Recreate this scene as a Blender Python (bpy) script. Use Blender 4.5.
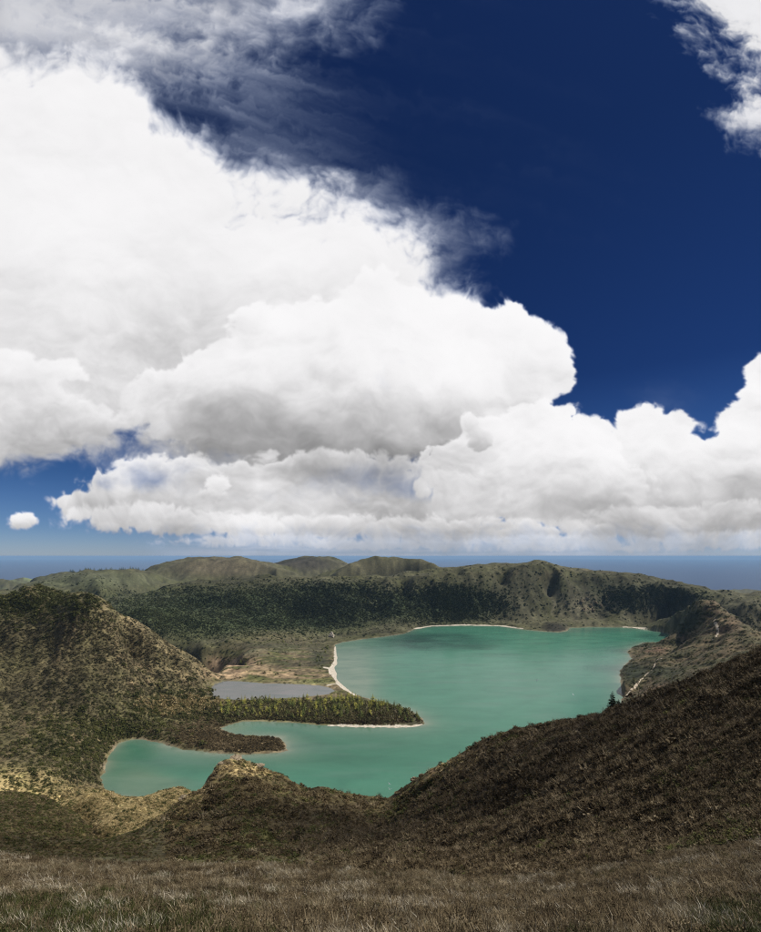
import bpy, bmesh, math, random
import numpy as np
from mathutils import Vector, Matrix

for _o in list(bpy.data.objects): bpy.data.objects.remove(_o)
SC = bpy.context.scene
COL = SC.collection

# ------------------------------------------------------------------ camera
F = 500.0            # focal length in photo pixels (photo 761 x 932)
CX, CY = 380.5, 556.0   # where the level line of sight meets the photo
H = 300.0            # camera height over the crater lake
cam_d = bpy.data.cameras.new('camera')
cam_d.sensor_fit = 'HORIZONTAL'; cam_d.sensor_width = 36
cam_d.lens = 36*F/761; cam_d.shift_y = (CY-466)/761
cam_d.clip_start = .3; cam_d.clip_end = 200000
cam = bpy.data.objects.new('camera', cam_d); COL.objects.link(cam)
cam.location = (0, 0, H); cam.rotation_euler = (math.radians(90), 0, 0)
SC.camera = cam

# ------------------------------------------------------------------ sun
SUN_EL, SUN_AZ = math.radians(50), math.radians(80)      # azimuth from +Y towards +X
sun_d = bpy.data.lights.new('sun', 'SUN'); sun_d.energy = 4.6; sun_d.angle = math.radians(.5); sun_d.color = (1, .955, .88)
sun = bpy.data.objects.new('sun', sun_d); COL.objects.link(sun)
sd = Vector((math.sin(SUN_AZ)*math.cos(SUN_EL), math.cos(SUN_AZ)*math.cos(SUN_EL), math.sin(SUN_EL)))
sun.rotation_euler = sd.to_track_quat('Z', 'Y').to_euler()
SC.view_settings.view_transform = 'Standard'; SC.view_settings.look = 'None'
SC.view_settings.exposure = 0; SC.view_settings.gamma = 1

HAZE_D = 1.6e-5

_rs = np.random.RandomState(7)
PERM = _rs.permutation(256).astype(np.int32); PERM = np.concatenate([PERM, PERM, PERM])
_ga = _rs.rand(256)*2*math.pi
GX, GY = np.cos(_ga).astype(np.float32), np.sin(_ga).astype(np.float32)
RA, RB = _rs.rand(256).astype(np.float32), _rs.rand(256).astype(np.float32)

def gnoise(x, y):
    x = np.asarray(x); y = np.asarray(y); fx_ = np.floor(x); fy_ = np.floor(y); xi = fx_.astype(np.int32); yi = fy_.astype(np.int32)
    xf = (x-fx_).astype(np.float32); yf = (y-fy_).astype(np.float32)
    u = xf*xf*xf*(xf*(xf*6-15)+10); v = yf*yf*yf*(yf*(yf*6-15)+10)
    xi &= 255; yi &= 255
    a = PERM[xi]; b = PERM[(xi+1) & 255]
    def g(h, dx, dy): return GX[h]*dx+GY[h]*dy
    n00 = g(PERM[a+yi], xf, yf); n10 = g(PERM[b+yi], xf-1, yf)
    y1 = (yi+1) & 255
    n01 = g(PERM[a+y1], xf, yf-1); n11 = g(PERM[b+y1], xf-1, yf-1)
    return 1.5*((n00*(1-u)+n10*u)*(1-v)+(n01*(1-u)+n11*u)*v)

def fbm(x, y, octv=5, gain=.5, lac=2.03):
    t = 0; a = 1.; s = 0
    for i in range(octv):
        t = t+a*gnoise(x+17.3*i, y-9.1*i); s += a; a *= gain; x = x*lac; y = y*lac
    return t/s

def puff(x, y):          # bumps like packed spheres: 1 at a cell's centre, 0 in the creases
    x = np.asarray(x); y = np.asarray(y); fx_ = np.floor(x); fy_ = np.floor(y); xi = fx_.astype(np.int32); yi = fy_.astype(np.int32)
    xf = (x-fx_).astype(np.float32); yf = (y-fy_).astype(np.float32)
    m = np.full(x.shape, 9., np.float32)
    for j in (-1, 0, 1):
        for i in (-1, 0, 1):
            h = PERM[PERM[(xi+i) & 255]+((yi+j) & 255)]
            d = (i+RA[h]-xf)**2+(j+RB[h]-yf)**2
            m = np.minimum(m, d)
    return 1-np.minimum(m, 1.)

def sstep(a, b, x):
    t = np.clip((x-a)/(b-a), 0, 1); return t*t*(3-2*t)

def blur(a, n):
    for _ in range(2):
        for ax in (0, 1):
            p = [(n, n) if k == ax else (0, 0) for k in (0, 1)]
            c = np.cumsum(np.pad(a, p, mode='edge'), axis=ax)
            if ax == 0: c = np.vstack([np.zeros((1, c.shape[1])), c]); a = (c[2*n+1:]-c[:-2*n-1])/(2*n+1)
            else: c = np.hstack([np.zeros((c.shape[0], 1)), c]); a = (c[:, 2*n+1:]-c[:, :-2*n-1])/(2*n+1)
    return a

def cloud_sheet(X, Y, scale):
    """light and cover of the clouds over directions; X right, Y down, 500 units per unit of slope"""
    X = X.astype(np.float32); Y = Y.astype(np.float32)
    wx = fbm(X/140, Y/140, 4)*26+fbm(X/38+5, Y/38, 4)*9
    wy = fbm(X/140+31, Y/140+9, 4)*26+fbm(X/38+9, Y/38+4, 4)*9
    Xw, Yw = X+wx, Y+wy
    bump = .55*puff(Xw/78, Yw/70)+.27*puff(Xw/34+3, Yw/31)+.15*puff(Xw/15, Yw/14+8)+.09*puff(Xw/6.5, Yw/6.2)
    fine = fbm(Xw/20, Yw/20, 6, .58)
    rows = np.zeros_like(X); cover = np.zeros_like(X); light = np.full_like(X, .75)
    def field(bl, k=30., X=X, Y=Y):
        f = np.full_like(X, -400.)
        for cx, cy, rx, ry in bl:
            r = np.sqrt(((X-cx)/rx)**2+((Y-cy)/ry)**2)
            d = (1-r)*min(rx, ry)
            hh = np.clip(.5+.5*(d-f)/k, 0, 1)
            f = f*(1-hh)+d*hh+k*hh*(1-hh)
        return f
    def over(a, l):
        nonlocal cover, light
        light = light*(1-a)+l*a
        # light is stored un-premultiplied: weight the blend by what is already there
        cover = cover+(1-cover)*a
    def shade(h, lx=.2, ly=-.95, gain=.5, sm=1):
        h = blur(h, sm)
        gx = np.gradient(h, axis=1); gy = np.gradient(h, axis=0)
        return np.clip((gx*-lx+gy*-ly)*gain*scale, -1, 1)
    # -- high thin veil and wisps, upper left and the upper right corner
    ang = .22
    Xr = X*math.cos(ang)+Y*math.sin(ang); Yr = -X*math.sin(ang)+Y*math.cos(ang)
    streak = fbm(Xr/190+fine*.35, Yr/26+fine*.5, 6, .55)
    veil = field([(-40, 30, 250, 120), (120, 60, 190, 90), (230, 170, 210, 62), (40, -90, 400, 110), (-300, 60, 320, 260)], 60)
    a = sstep(-60, 120, veil+streak*75+fine*20)*.36*(.65+.9*streak)
    a = a*(1-.8*sstep(280, 420, X))
    over(np.clip(a, 0, .36), .95+0*X)
    v2 = field([(-40, 10, 200, 105), (90, -20, 150, 80), (-200, -20, 200, 200)], 40)
    over(sstep(-70, 90, v2+streak*40+fine*26)*.85, .90+.05*fbm(X/120, Y/80, 4))
    # fibrous ragged clouds
    rag = .75*fbm(Xw/70+fine*.18, Yw/42+fine*.15, 7, .60)+.35*fbm(Xr/110, Yr/22+fine*.3, 6, .6)
    for bl, amp, mx in (
        ([(280, 12, 78, 30), (215, 25, 60, 24), (150, 45, 55, 26), (100, 62, 70, 26), (310, 4, 50, 26)], 44, .88),
        ([(268, 98, 16, 13)], 30, .35),
        ([(745, 8, 54, 36), (752, 50, 20, 30), (700, -20, 60, 30), (800, 20, 70, 90)], 58, .97),
        ([(754, 116, 32, 18), (800, 120, 50, 50)], 50, .91),
        ([(388, 228, 58, 34), (440, 262, 40, 30), (330, 205, 40, 30), (415, 235, 35, 20)], 44, .75),
        ([(665, 402, 14, 9)], 22, .3),
        ([(-420, -60, 340, 150), (1150, -40, 260, 160), (320, -420, 360, 150)], 120, .9)):
        f = field(bl)+rag*amp+fine*amp*.35
        sf = .45 if mx > .9 else 1.; a = sstep(-20*sf, 56*sf, f)*mx
        over(a, np.clip(.88+.12*sstep(0, 40, f)+.05*rag, 0, 1.02))
    # -- cumulus banks, far to near; (blobs, edge softness, top light, belly light, belly row, fade)
    # each bank: (blobs, bump size, edge softness, top light, belly light, belly rows, join, holes)
    banks = [
        # towers on the right behind
        ([(772, 438, 40, 46), (800, 420, 60, 70), (742, 452, 26, 26), (722, 470, 34, 30), (655, 446, 36, 33), (690, 478, 40, 32), (640, 480, 50, 34), (720, 505, 120, 36),
          (600, 497, 44, 34), (960, 440, 130, 80), (1150, 470, 160, 70), (790, 500, 90, 40)], 40, 3, 1.0, .76, (430, 540), 14, ()),
        # soft white mass, upper left
        ([(70, 130, 84, 74), (222, 214, 46, 34), (262, 222, 40, 30), (-60, 190, 140, 140), (120, 200, 100, 78), (190, 218, 70, 56), (240, 262, 80, 52), (292, 196, 26, 16), (318, 232, 44, 26), (320, 280, 70, 48),
          (372, 268, 46, 34), (400, 300, 60, 44), (440, 330, 50, 40), (200, 330, 200, 100), (20, 340, 150, 120), (-160, 340, 160, 150), (-450, 400, 260, 150), (-850, 450, 300, 110)],
          58, 15, 1.0, .92, (230, 380), 30, ()),
        # its bellies, reaching down to the low rows
        ([(60, 415, 130, 48), (-60, 420, 120, 60), (210, 420, 60, 60), (300, 430, 120, 70), (420, 430, 90, 50), (-380, 450, 240, 60), (250, 480, 140, 40)],
          34, 6, .88, .76, (370, 480), 30, ((78, 386, 24, 8), (118, 392, 16, 9), (128, 425, 9, 15), (10, 505, 70, 26), (70, 470, 12, 8))),
        # crisp bright heads in front
        ([(35, 395, 46, 34), (62, 372, 18, 14), (5, 400, 50, 46), (-60, 420, 90, 50), (90, 424, 26, 17)], 26, 3, .98, .80, (365, 465), 12, ((78, 386, 16, 7),)),
        ([(200, 400, 58, 36), (165, 402, 26, 16), (232, 376, 42, 32), (280, 350, 50, 40), (330, 335, 50, 40), (385, 318, 40, 34), (372, 288, 22, 18), (420, 330, 52, 38), (470, 333, 38, 30), (508, 335, 26, 24),
          (536, 352, 22, 20), (545, 374, 20, 17), (500, 375, 52, 32), (440, 385, 90, 46), (340, 400, 120, 52)], 34, 2.5, 1.03, .80, (350, 475), 16, ()),
        # the domes between the big bank and the towers
        ([(545, 428, 42, 24), (575, 436, 34, 24), (592, 458, 26, 22), (525, 455, 50, 34), (485, 440, 22, 18), (480, 475, 60, 40), (560, 490, 90, 34)], 26, 2.5, 1.0, .80, (425, 540), 12, ()),
        ([(470, 424, 9, 12), (480, 440, 12, 12)], 9, 2, 1.0, .8, (410, 470), 5, ()),
        # middle rows
        ([(82, 500, 18, 10), (108, 486, 20, 13), (100, 505, 34, 16), (150, 480, 40, 24), (185, 470, 20, 16), (205, 488, 40, 24), (260, 500, 120, 28), (180, 505, 90, 22), (350, 505, 120, 26), (430, 500, 90, 30), (330, 475, 90, 24)],
          20, 3, .94, .76, (458, 540), 12, ()),
        ([(218, 484, 12, 9), (212, 496, 14, 8)], 7, 2, 1.0, .8, (478, 505), 4, ()),
        ([(22, 521, 14, 8), (17, 523, 9, 6), (28, 519, 9, 7)], 6, 2, .97, .74, (512, 532), 4, ()),
        ([(130, 515, 60, 12), (200, 525, 100, 10), (330, 528, 130, 12), (470, 532, 120, 12), (650, 520, 60, 14), (740, 520, 70, 18), (690, 530, 120, 12), (900, 526, 160, 18), (1150, 526, 200, 18), (-500, 520, 200, 16)],
          14, 3, .92, .74, (508, 545), 8, ()),
        ([(330, 545, 120, 6), (470, 547, 110, 7), (560, 544, 70, 9), (620, 549, 80, 6), (700, 543, 70, 8), (745, 540, 60, 9), (250, 541, 80, 6), (900, 540, 150, 9), (1150, 540, 150, 9)],
          9, 3, .88, .76, (536, 560), 6, ()),
    ]
    GX_, GY_ = X[0], Y[:, 0]; ALL = (X, Y, Xw, Yw, bump, fine, rag); LT, CV = light.copy(), cover.copy()
    for k, (bl, amp, soft, top, belly, (y0, y1), jn, holes) in enumerate(banks):
        x0 = min(c[0]-c[2] for c in bl)-amp-30; x1 = max(c[0]+c[2] for c in bl)+amp+30; ya = min(c[1]-c[3] for c in bl)-amp-30; yb = max(c[1]+c[3] for c in bl)+amp+30
        cs = slice(*np.searchsorted(GX_, (x0, x1))); rs = slice(*np.searchsorted(GY_, (ya, yb)))
        if cs.stop-cs.start < 4 or rs.stop-rs.start < 4: continue
        X, Y, Xw, Yw, bump, fine, rag = (q_[rs, cs] for q_ in ALL); light, cover = LT[rs, cs], CV[rs, cs]
        q = min(1, amp/40.)
        bb = bump if amp > 30 else (.5*puff(Xw/(amp*1.3)+k, Yw/(amp*1.15))+.28*puff(Xw/(amp*.6)+k, Yw/(amp*.55))+.16*puff(Xw/(amp*.28), Yw/(amp*.28)+8)+.08*fine+.03)
        b = bb-.62
        f = field(bl, jn, X, Y)+b*amp+fine*amp*.2
        for hx, hy, hrx, hry in holes:
            r = np.sqrt(((X-hx)/hrx)**2+((Y-hy)/hry)**2)
            f = np.minimum(f, (r-1)*hry*1.2+b*amp*.4+fine*8)
        if k == 1:
            f = f+rag*12
        a = sstep(-soft*.4, soft*1.6, f)
        if k == 2: a = a*sstep(-4, 40, f+rag*10)
        H = np.clip(f, 0, 26+44*q)**.72*1.7+bb*amp*.6+fine*7*q
        s = shade(H, gain=.07+.07*(1-q), sm=1)+.6*shade(blur(H, max(1, int(7*scale*q))), gain=.32, sm=1)
        t = sstep(y0, y1, Y+fbm(X/90, Y/60+k*7, 3)*40*q)
        l = top+(belly-top)*t+(.10+.06*t)*s+np.exp(-np.clip(f, 0, 99)/(16.*q))*.05+fine*(.015+.02*t)
        if k in (1, 2):
            l = l-.06*np.exp(-(((X-170)/130)**2+((Y-335)/40)**2))-.05*np.exp(-(((X-20)/80)**2+((Y-300)/40)**2))
        if k in (2, 4):
            l = l-.05*np.exp(-(((X-310)/170)**2+((Y-440)/50)**2))
        if k == 7: a = a*(.5+.5*sstep(0, 1, np.clip(1-f/26, 0, 1)+sstep(y0+20, y1-30, Y)))
        if k in (3, 4, 5): a = a*(.30+.70*sstep(-.4, .25, fbm(X/70+k, Y/50, 3)+.9*sstep(0, 1, (X-280)/200.)+(.35 if k != 4 else 0)))
        if k in (3, 4): a = a*(1-.85*sstep(y1-45, y1+6, Y+fine*26+rag*16))
        l = np.clip(l, .40, 1.12); LT[rs, cs] = light*(1-a)+l*a; CV[rs, cs] = cover+(1-cover)*a
    # distance: rows close to the horizon melt into the bright air
    X, Y, Xw, Yw, bump, fine, rag = ALL; light, cover = LT, CV
    hz = fbm(X/130, Y/4.5+fine*.3, 5, .55); a = sstep(526, 543, Y)*(1-sstep(557, 566, Y))*sstep(90, 240, X)*(1-.6*sstep(640, 740, X))*np.clip(.62+.55*hz, 0, .9)
    light = light*(1-a)+.84*a; low_a = a
    mac = fbm(Xw/150+3, Yw/70+1, 5, .55)
    inner = sstep(200, 420, Y)
    light = light+mac*(.06+.15*inner)+fbm(Xw/36, Yw/26, 5, .6)*.085*inner
    for cx, cy, rx, ry, g in ((290, 435, 190, 40, -.07), (400, 455, 110, 34, -.07), (150, 335, 120, 42, -.03), (50, 455, 110, 26, -.05), (600, 510, 160, 22, -.04),
                              (300, 320, 90, 40, .03), (480, 330, 80, 40, .06), (560, 420, 60, 30, .05), (130, 470, 60, 14, .03), (740, 480, 60, 20, -.05), (80, 200, 160, 60, .03)):
        light = light+g*np.exp(-((X-cx)/rx)**2-((Y-cy)/ry)**2)
    cover = cover*(1-.25*sstep(524, 550, Y+fine*16)-.70*sstep(546, 563, Y+fine*14+mac*12))
    cover = np.maximum(cover, low_a*.80)
    light = light-.035+.03*(bump-.6)
    light = np.where(light > .84, .84+.15*np.tanh((light-.84)/.15), light)
    return np.clip(light, 0, 1.1), np.clip(cover, 0, 1)

# ------------------------------------------------------------------ sky
class NT:
    def __init__(s, tree): s.t = tree
    def n(s, ty, **k):
        nd = s.t.nodes.new(ty)
        for a, v in k.items(): setattr(nd, a, v)
        return nd
    def l(s, a, b): s.t.links.new(a, b)
    def m(s, op, a, b=None, c=None, clamp=False):
        nd = s.t.nodes.new('ShaderNodeMath'); nd.operation = op; nd.use_clamp = clamp
        for i, v in enumerate((a, b, c)):
            if v is None: continue
            if isinstance(v, (int, float)): nd.inputs[i].default_value = v
            else: s.t.links.new(v, nd.inputs[i])
        return nd.outputs[0]
    def mix(s, f, a, b, blend='MIX'):
        nd = s.t.nodes.new('ShaderNodeMix'); nd.data_type = 'RGBA'; nd.blend_type = blend
        for i, v in ((0, f), (6, a), (7, b)):
            if isinstance(v, (int, float)): nd.inputs[i].default_value = v
            elif isinstance(v, tuple): nd.inputs[i].default_value = (*v, 1)
            else: s.t.links.new(v, nd.inputs[i])
        return nd.outputs[2]
    def noise(s, vec, scale, detail=4, rough=.5, dist=0):
        nd = s.t.nodes.new('ShaderNodeTexNoise'); nd.inputs['Scale'].default_value = scale
        nd.inputs['Detail'].default_value = detail; nd.inputs['Roughness'].default_value = rough
        nd.inputs['Distortion'].default_value = dist
        if vec is not None: s.t.links.new(vec, nd.inputs['Vector'])
        return nd.outputs[0]
    def ramp(s, f, stops):
        nd = s.t.nodes.new('ShaderNodeValToRGB'); e = nd.color_ramp.elements
        while len(e) < len(stops): e.new(.5)
        for el, (p, c) in zip(e, stops): el.position = p; el.color = (*c, 1) if len(c) == 3 else c
        s.t.links.new(f, nd.inputs[0]); return nd.outputs[0]

# the clouds of the view are worked out as fields of packed puffs, over slope units round the horizon point
CU0, CU1, CW0, CW1 = -.94, .94, -.02, 1.24
CNX, CNY = 1260, 844
_xs = CX+F*(CU0+(np.arange(CNX)+.5)/CNX*(CU1-CU0)); _ys = CY-F*(CW0+(np.arange(CNY)+.5)/CNY*(CW1-CW0))
_X, _Y = np.meshgrid(_xs, _ys[::-1])                      # rows from the top down
_L, _A = cloud_sheet(_X, _Y, F*(CU1-CU0)/CNX)
_L = np.clip(_L, 0, 1)[::-1]; _A = _A[::-1]
px = np.ones((CNY, CNX, 4), np.float32)
px[..., 0] = ((_L+.055)/1.055)**2.4; px[..., 1] = _A; px[..., 2] = 0
img = bpy.data.images.new('cloud_field', CNX, CNY, alpha=False, float_buffer=True, is_data=True)
img.pixels.foreach_set(px.ravel()); img.update(); img.pack()

world = bpy.data.worlds.new('World'); SC.world = world; world.use_nodes = True
wt = world.node_tree; wt.nodes.clear(); W = NT(wt)
tc = W.n('ShaderNodeTexCoord').outputs['Generated']
sky = W.n('ShaderNodeTexSky', sky_type='NISHITA', sun_disc=False, sun_elevation=SUN_EL, sun_rotation=SUN_AZ)
sky.altitude = 900; sky.air_density = 1.0; sky.dust_density = .3; sky.ozone_density = 2.0
sep = W.n('ShaderNodeSeparateXYZ'); W.l(tc, sep.inputs[0])
x_, y_, z_ = sep.outputs
# deep polarised blue: the sky of a polarising filter, darker high up than near the horizon
elev = W.m('MAXIMUM', z_, 0.0)
tint = W.ramp(elev, [(0, (.34, .43, .68)), (.05, (.21, .31, .53)), (.14, (.11, .20, .37)), (.32, (.045, .095, .215)), (.62, (.045, .090, .195)), (1, (.07, .12, .25))])
SKY_STR = .13
skyc = W.mix(1.0, sky.outputs[0], tint, 'MULTIPLY')
ys = W.m('MAXIMUM', y_, .02)
u_ = W.m('DIVIDE', x_, ys); w_ = W.m('DIVIDE', z_, ys)
cu = W.m('DIVIDE', W.m('SUBTRACT', u_, CU0), CU1-CU0); cw = W.m('DIVIDE', W.m('SUBTRACT', w_, CW0), CW1-CW0)
cb = W.n('ShaderNodeCombineXYZ'); W.l(cu, cb.inputs[0]); W.l(cw, cb.inputs[1])
it = W.n('ShaderNodeTexImage', image=img, extension='EXTEND', interpolation='Cubic'); W.l(cb.outputs[0], it.inputs[0])
isep = W.n('ShaderNodeSeparateColor'); W.l(it.outputs[0], isep.inputs[0])
# weight of the worked-out field: 1 in the view, fading out at its rim
def edge(v, a, b):
    mr = W.n('ShaderNodeMapRange', interpolation_type='SMOOTHSTEP'); W.l(v, mr.inputs[0])
    mr.inputs[1].default_value = a; mr.inputs[2].default_value = b; return mr.outputs[0]
wgt = W.m('MULTIPLY', W.m('MULTIPLY', edge(cu, .0, .08), edge(cu, 1., .92)), W.m('MULTIPLY', edge(cw, 1., .93), edge(y_, .05, .2)))
# everywhere else the same broken cumulus goes on
zz = W.m('ADD', W.m('ABSOLUTE', z_), .16)
pl = W.n('ShaderNodeCombineXYZ'); W.l(W.m('DIVIDE', x_, zz), pl.inputs[0]); W.l(W.m('DIVIDE', y_, zz), pl.inputs[1])
nn = W.noise(pl.outputs[0], 1.5, 7, .56, .3)
cov = edge(nn, .49, .60); cov = W.m('MULTIPLY', cov, edge(z_, -.005, .04))
lum = W.m('ADD', W.m('MULTIPLY', W.noise(pl.outputs[0], 3.1, 5), .7), .28)
A_ = W.m('ADD', W.m('MULTIPLY', cov, W.m('SUBTRACT', 1.0, wgt)), W.m('MULTIPLY', isep.outputs[1], wgt))
L_ = W.m('ADD', W.m('MULTIPLY', lum, W.m('SUBTRACT', 1.0, wgt)), W.m('MULTIPLY', isep.outputs[0], wgt))
lc = W.n('ShaderNodeCombineColor'); thin = W.m('SUBTRACT', 1.0, A_); W.l(W.m('MULTIPLY', L_, W.m('SUBTRACT', 1.0, W.m('MULTIPLY', thin, .58))), lc.inputs[0]); W.l(W.m('MULTIPLY', L_, W.m('SUBTRACT', .99, W.m('MULTIPLY', thin, .40))), lc.inputs[1]); W.l(L_, lc.inputs[2])
sc2 = W.n('ShaderNodeVectorMath', operation='SCALE'); W.l(lc.outputs[0], sc2.inputs[0]); sc2.inputs['Scale'].default_value = 1.0/SKY_STR
tot = W.mix(A_, skyc, sc2.outputs[0])
bg = W.n('ShaderNodeBackground'); W.l(tot, bg.inputs[0]); bg.inputs[1].default_value = SKY_STR
wo = W.n('ShaderNodeOutputWorld'); W.l(bg.outputs[0], wo.inputs[0])
world.cycles.sampling_method = 'MANUAL'; world.cycles.sample_map_resolution = 512
SC.cycles.filter_width = 1.1; SC.cycles.use_denoising = True; SC.cycles.denoising_prefilter = 'NONE'; SC.cycles.max_bounces = 5; SC.cycles.diffuse_bounces = 2; SC.cycles.glossy_bounces = 2
SC.cycles.transparent_max_bounces = 20; SC.cycles.volume_bounces = 0; SC.cycles.caustics_reflective = False


# ------------------------------------------------------------------ the lie of the land
# Bearings and depths were surveyed for the ridges, shores and valley floors; a height field is fitted to them.
CP = []
def P(px_, py_, Y): CP.append(((px_-CX)/F, math.log(Y), -(py_-CY)*Y/F))
def PS(Y, pts):
    for a, b in pts: P(a, b, Y)
def S(px_, py_, h): CP.append(((px_-CX)/F, math.log((H-h)*F/(py_-CY)), h-H))
def R(pts, back=1.16, drop=.16, step=14, fr=3.):          # a ridge line: (px, py, depth), densified, with its far side falling away
    for (a, b) in zip(pts, pts[1:]):
        n = max(1, int(abs(b[0]-a[0])/step))
        for i in range(n):
            t = i/n; p = [a[k]+(b[k]-a[k])*t for k in range(3)]
            P(*p); z = -(p[1]-CY)*p[2]/F
            if fr: P(p[0], p[1]+fr, p[2]*.955); P(p[0], p[1]+fr*2.1, p[2]*.905)
            CP.append(((p[0]-CX)/F, math.log(p[2]*back), z*back-drop*p[2]*(back-1)/.16*1.0-p[2]*.01))
    P(*pts[-1])
LAKE_PX = [(102, 777), (106, 765), (112, 752), (119, 743), (128, 740), (137, 739), (159, 743), (181, 749), (212, 753), (240, 755), (262, 753.5), (280, 752.5), (288, 750.5), (284, 743), (279, 737.5), (258, 735.8),
    (236, 734.5), (226, 732), (222, 728.5), (230, 724.5), (242, 722), (260, 721.3), (290, 722.5), (328, 725.5), (370, 727), (405, 727), (420, 726), (424.5, 723.5), (422, 719), (414, 712.5), (400, 707.5), (380, 701.5), (362, 697),
    (354, 694), (345, 688.5), (338, 683.5), (334, 676.5), (331, 668.5), (335.5, 663.5), (334.5, 652.5), (335, 645), (342, 642.3), (360, 639.6), (383, 636.8), (404, 633.8), (414, 629.3), (431, 626.4), (462, 625.4), (500, 626),
    (524, 629.5), (545, 631.5), (558, 632.3), (567, 631), (569, 628), (590, 627.2), (623, 627.4), (647, 629.8), (664, 632.5), (678, 637.5), (688, 641.5), (689, 644), (680, 645.5), (657, 642.8), (644, 642.8), (633, 647), (627.5, 651.5),
    (630, 656), (632, 658.5), (624, 666), (620, 671), (621, 684), (623, 698), (612, 720), (580, 745), (530, 762), (480, 785), (430, 806), (380, 817), (300, 815), (230, 812), (190, 806), (172, 799), (160, 798), (136, 799), (116, 795), (103, 789)]
POND_PX = [(210, 688.5), (215, 684), (223, 681.3), (240, 681.5), (262, 683.3), (300, 684.2), (320, 685.8), (331, 688), (335, 691), (329, 694), (300, 697.5), (250, 699.5), (225, 699), (213, 696)]
def world_poly(pts): return [((a-CX)/F*(H*F/(b-CY)), H*F/(b-CY)) for a, b in pts]
LAKE, POND = world_poly(LAKE_PX), world_poly(POND_PX)
for poly in (LAKE_PX, POND_PX):
    for a, b in poly: S(a, b, .4)
# near slope under the camera and its brow
BROW = [(-300, 845), (-150, 848), (0, 853), (80, 860), (150, 861), (250, 861), (340, 866), (430, 872), (500, 876), (560, 874), (603, 867), (671, 851), (761, 839), (900, 822), (1100, 800)]
for a, b in BROW:
    for Y in (.7, 1.5, 3, 6, 12): CP.append(((a-CX)/F, math.log(Y), -1.6-.618*Y))
    zc = -(b-CY)*32/F
    CP.append(((a-CX)/F, math.log(20), -9.0+(zc+9.0)*.42))
    CP.append(((a-CX)/F, math.log(27), -9.0+(zc+9.0)*.78))
    P(a, b, 32); CP.append(((a-CX)/F, math.log(37), zc-4.6)); CP.append(((a-CX)/F, math.log(46), zc*46/32-3.0))
# big slope on the right
R([(387, 801, 305), (400, 791, 302), (412, 781, 298), (426, 772, 292), (440, 765, 284), (470, 746, 268), (500, 732, 252), (550, 723, 225), (595, 713, 203), (620, 706, 192), (640, 696, 182), (660, 689, 172), (690, 679, 160), (720, 666, 147), (761, 647, 130), (900, 600, 110), (1100, 540, 100)], 1.3, .22, 14, 4.)
PS(70, [(560, 862), (600, 852), (671, 838)]); PS(55, [(761, 826), (900, 800)]); PS(75, [(761, 760), (700, 800)]); PS(100, [(761, 700), (600, 800), (660, 760), (540, 840)])
PS(140, [(600, 750), (660, 715), (500, 815)]); PS(90, [(450, 862), (500, 856)]); PS(150, [(450, 826), (500, 785)]); PS(200, [(450, 795), (500, 754), (540, 737)]); PS(180, [(400, 832), (560, 728)]); PS(250, [(430, 790), (400, 818)])
# middle hill with its bluff on the left
R([(177, 803, 262), (186, 795, 275), (205, 781, 300), (212, 771, 312), (225, 763, 320), (239, 762, 325), (260, 769, 325), (284, 778, 322), (305, 790, 318), (325, 788, 315), (342, 792, 312), (366, 797, 308), (387, 801, 305)], 1.12, .26, 10, 4.)
PS(130, [(340, 852), (280, 855)]); PS(220, [(340, 828), (290, 824), (385, 830)]); PS(150, [(240, 850)]); PS(250, [(240, 803), (205, 815)]); PS(170, [(190, 852), (215, 850)]); PS(195, [(181, 842)]); PS(235, [(182, 822), (195, 812)])
# the sunlit valley to the bay
PS(300, [(150, 851)]); PS(330, [(158, 843)]); PS(365, [(163, 830), (130, 845)]); PS(400, [(163, 812), (130, 830), (150, 826)]); PS(460, [(110, 810), (160, 812)]); PS(560, [(136, 803), (171, 787), (186, 789)]); PS(580, [(158, 801)])
R([(60, 801, 470), (78, 794, 485), (90, 788, 490), (102, 791, 495), (118, 797, 510)], 1.1, .2, 10, 2.5); PS(430, [(60, 806)]); PS(400, [(100, 826)])
R([(-150, 790, 350), (0, 793, 360), (30, 793, 370), (60, 805, 360), (90, 822, 330), (110, 845, 290), (125, 856, 265)], 1.1, .2, 14, 4)
PS(220, [(0, 832), (60, 842), (-120, 830)]); PS(150, [(0, 852), (60, 858)]); PS(185, [(100, 858)])
# hill on the left above the bay
PS(520, [(0, 786)]); PS(600, [(0, 770), (-150, 770)]); PS(680, [(0, 740)]); PS(800, [(0, 700), (-150, 690)]); PS(950, [(0, 650), (50, 650), (-150, 640)]); PS(1020, [(0, 620)])
PS(590, [(50, 781)]); PS(690, [(55, 741)]); PS(820, [(50, 700)]); PS(1050, [(50, 610), (90, 622)]); PS(930, [(90, 660)]); PS(830, [(92, 700)]); PS(730, [(92, 745)])
R([(-300, 610, 1000), (-100, 600, 1050), (0, 596, 1120), (20, 589, 1180), (38, 585, 1230), (60, 594, 1200), (76, 592, 1150), (90, 593, 1130), (105, 600, 1150), (120, 615, 1170), (150, 630, 1200), (175, 648, 1220), (200, 661, 1250), (215, 673, 1260)], 1.2, .25, 12)
PS(1050, [(130, 660)]); PS(980, [(150, 690)]); PS(1000, [(185, 701)]); PS(1100, [(172, 672)]); PS(850, [(150, 727)]); S(170, 740, 3); S(200, 735, 3); S(150, 722, 12); S(200, 712, 4); S(215, 705, 2)
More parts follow.
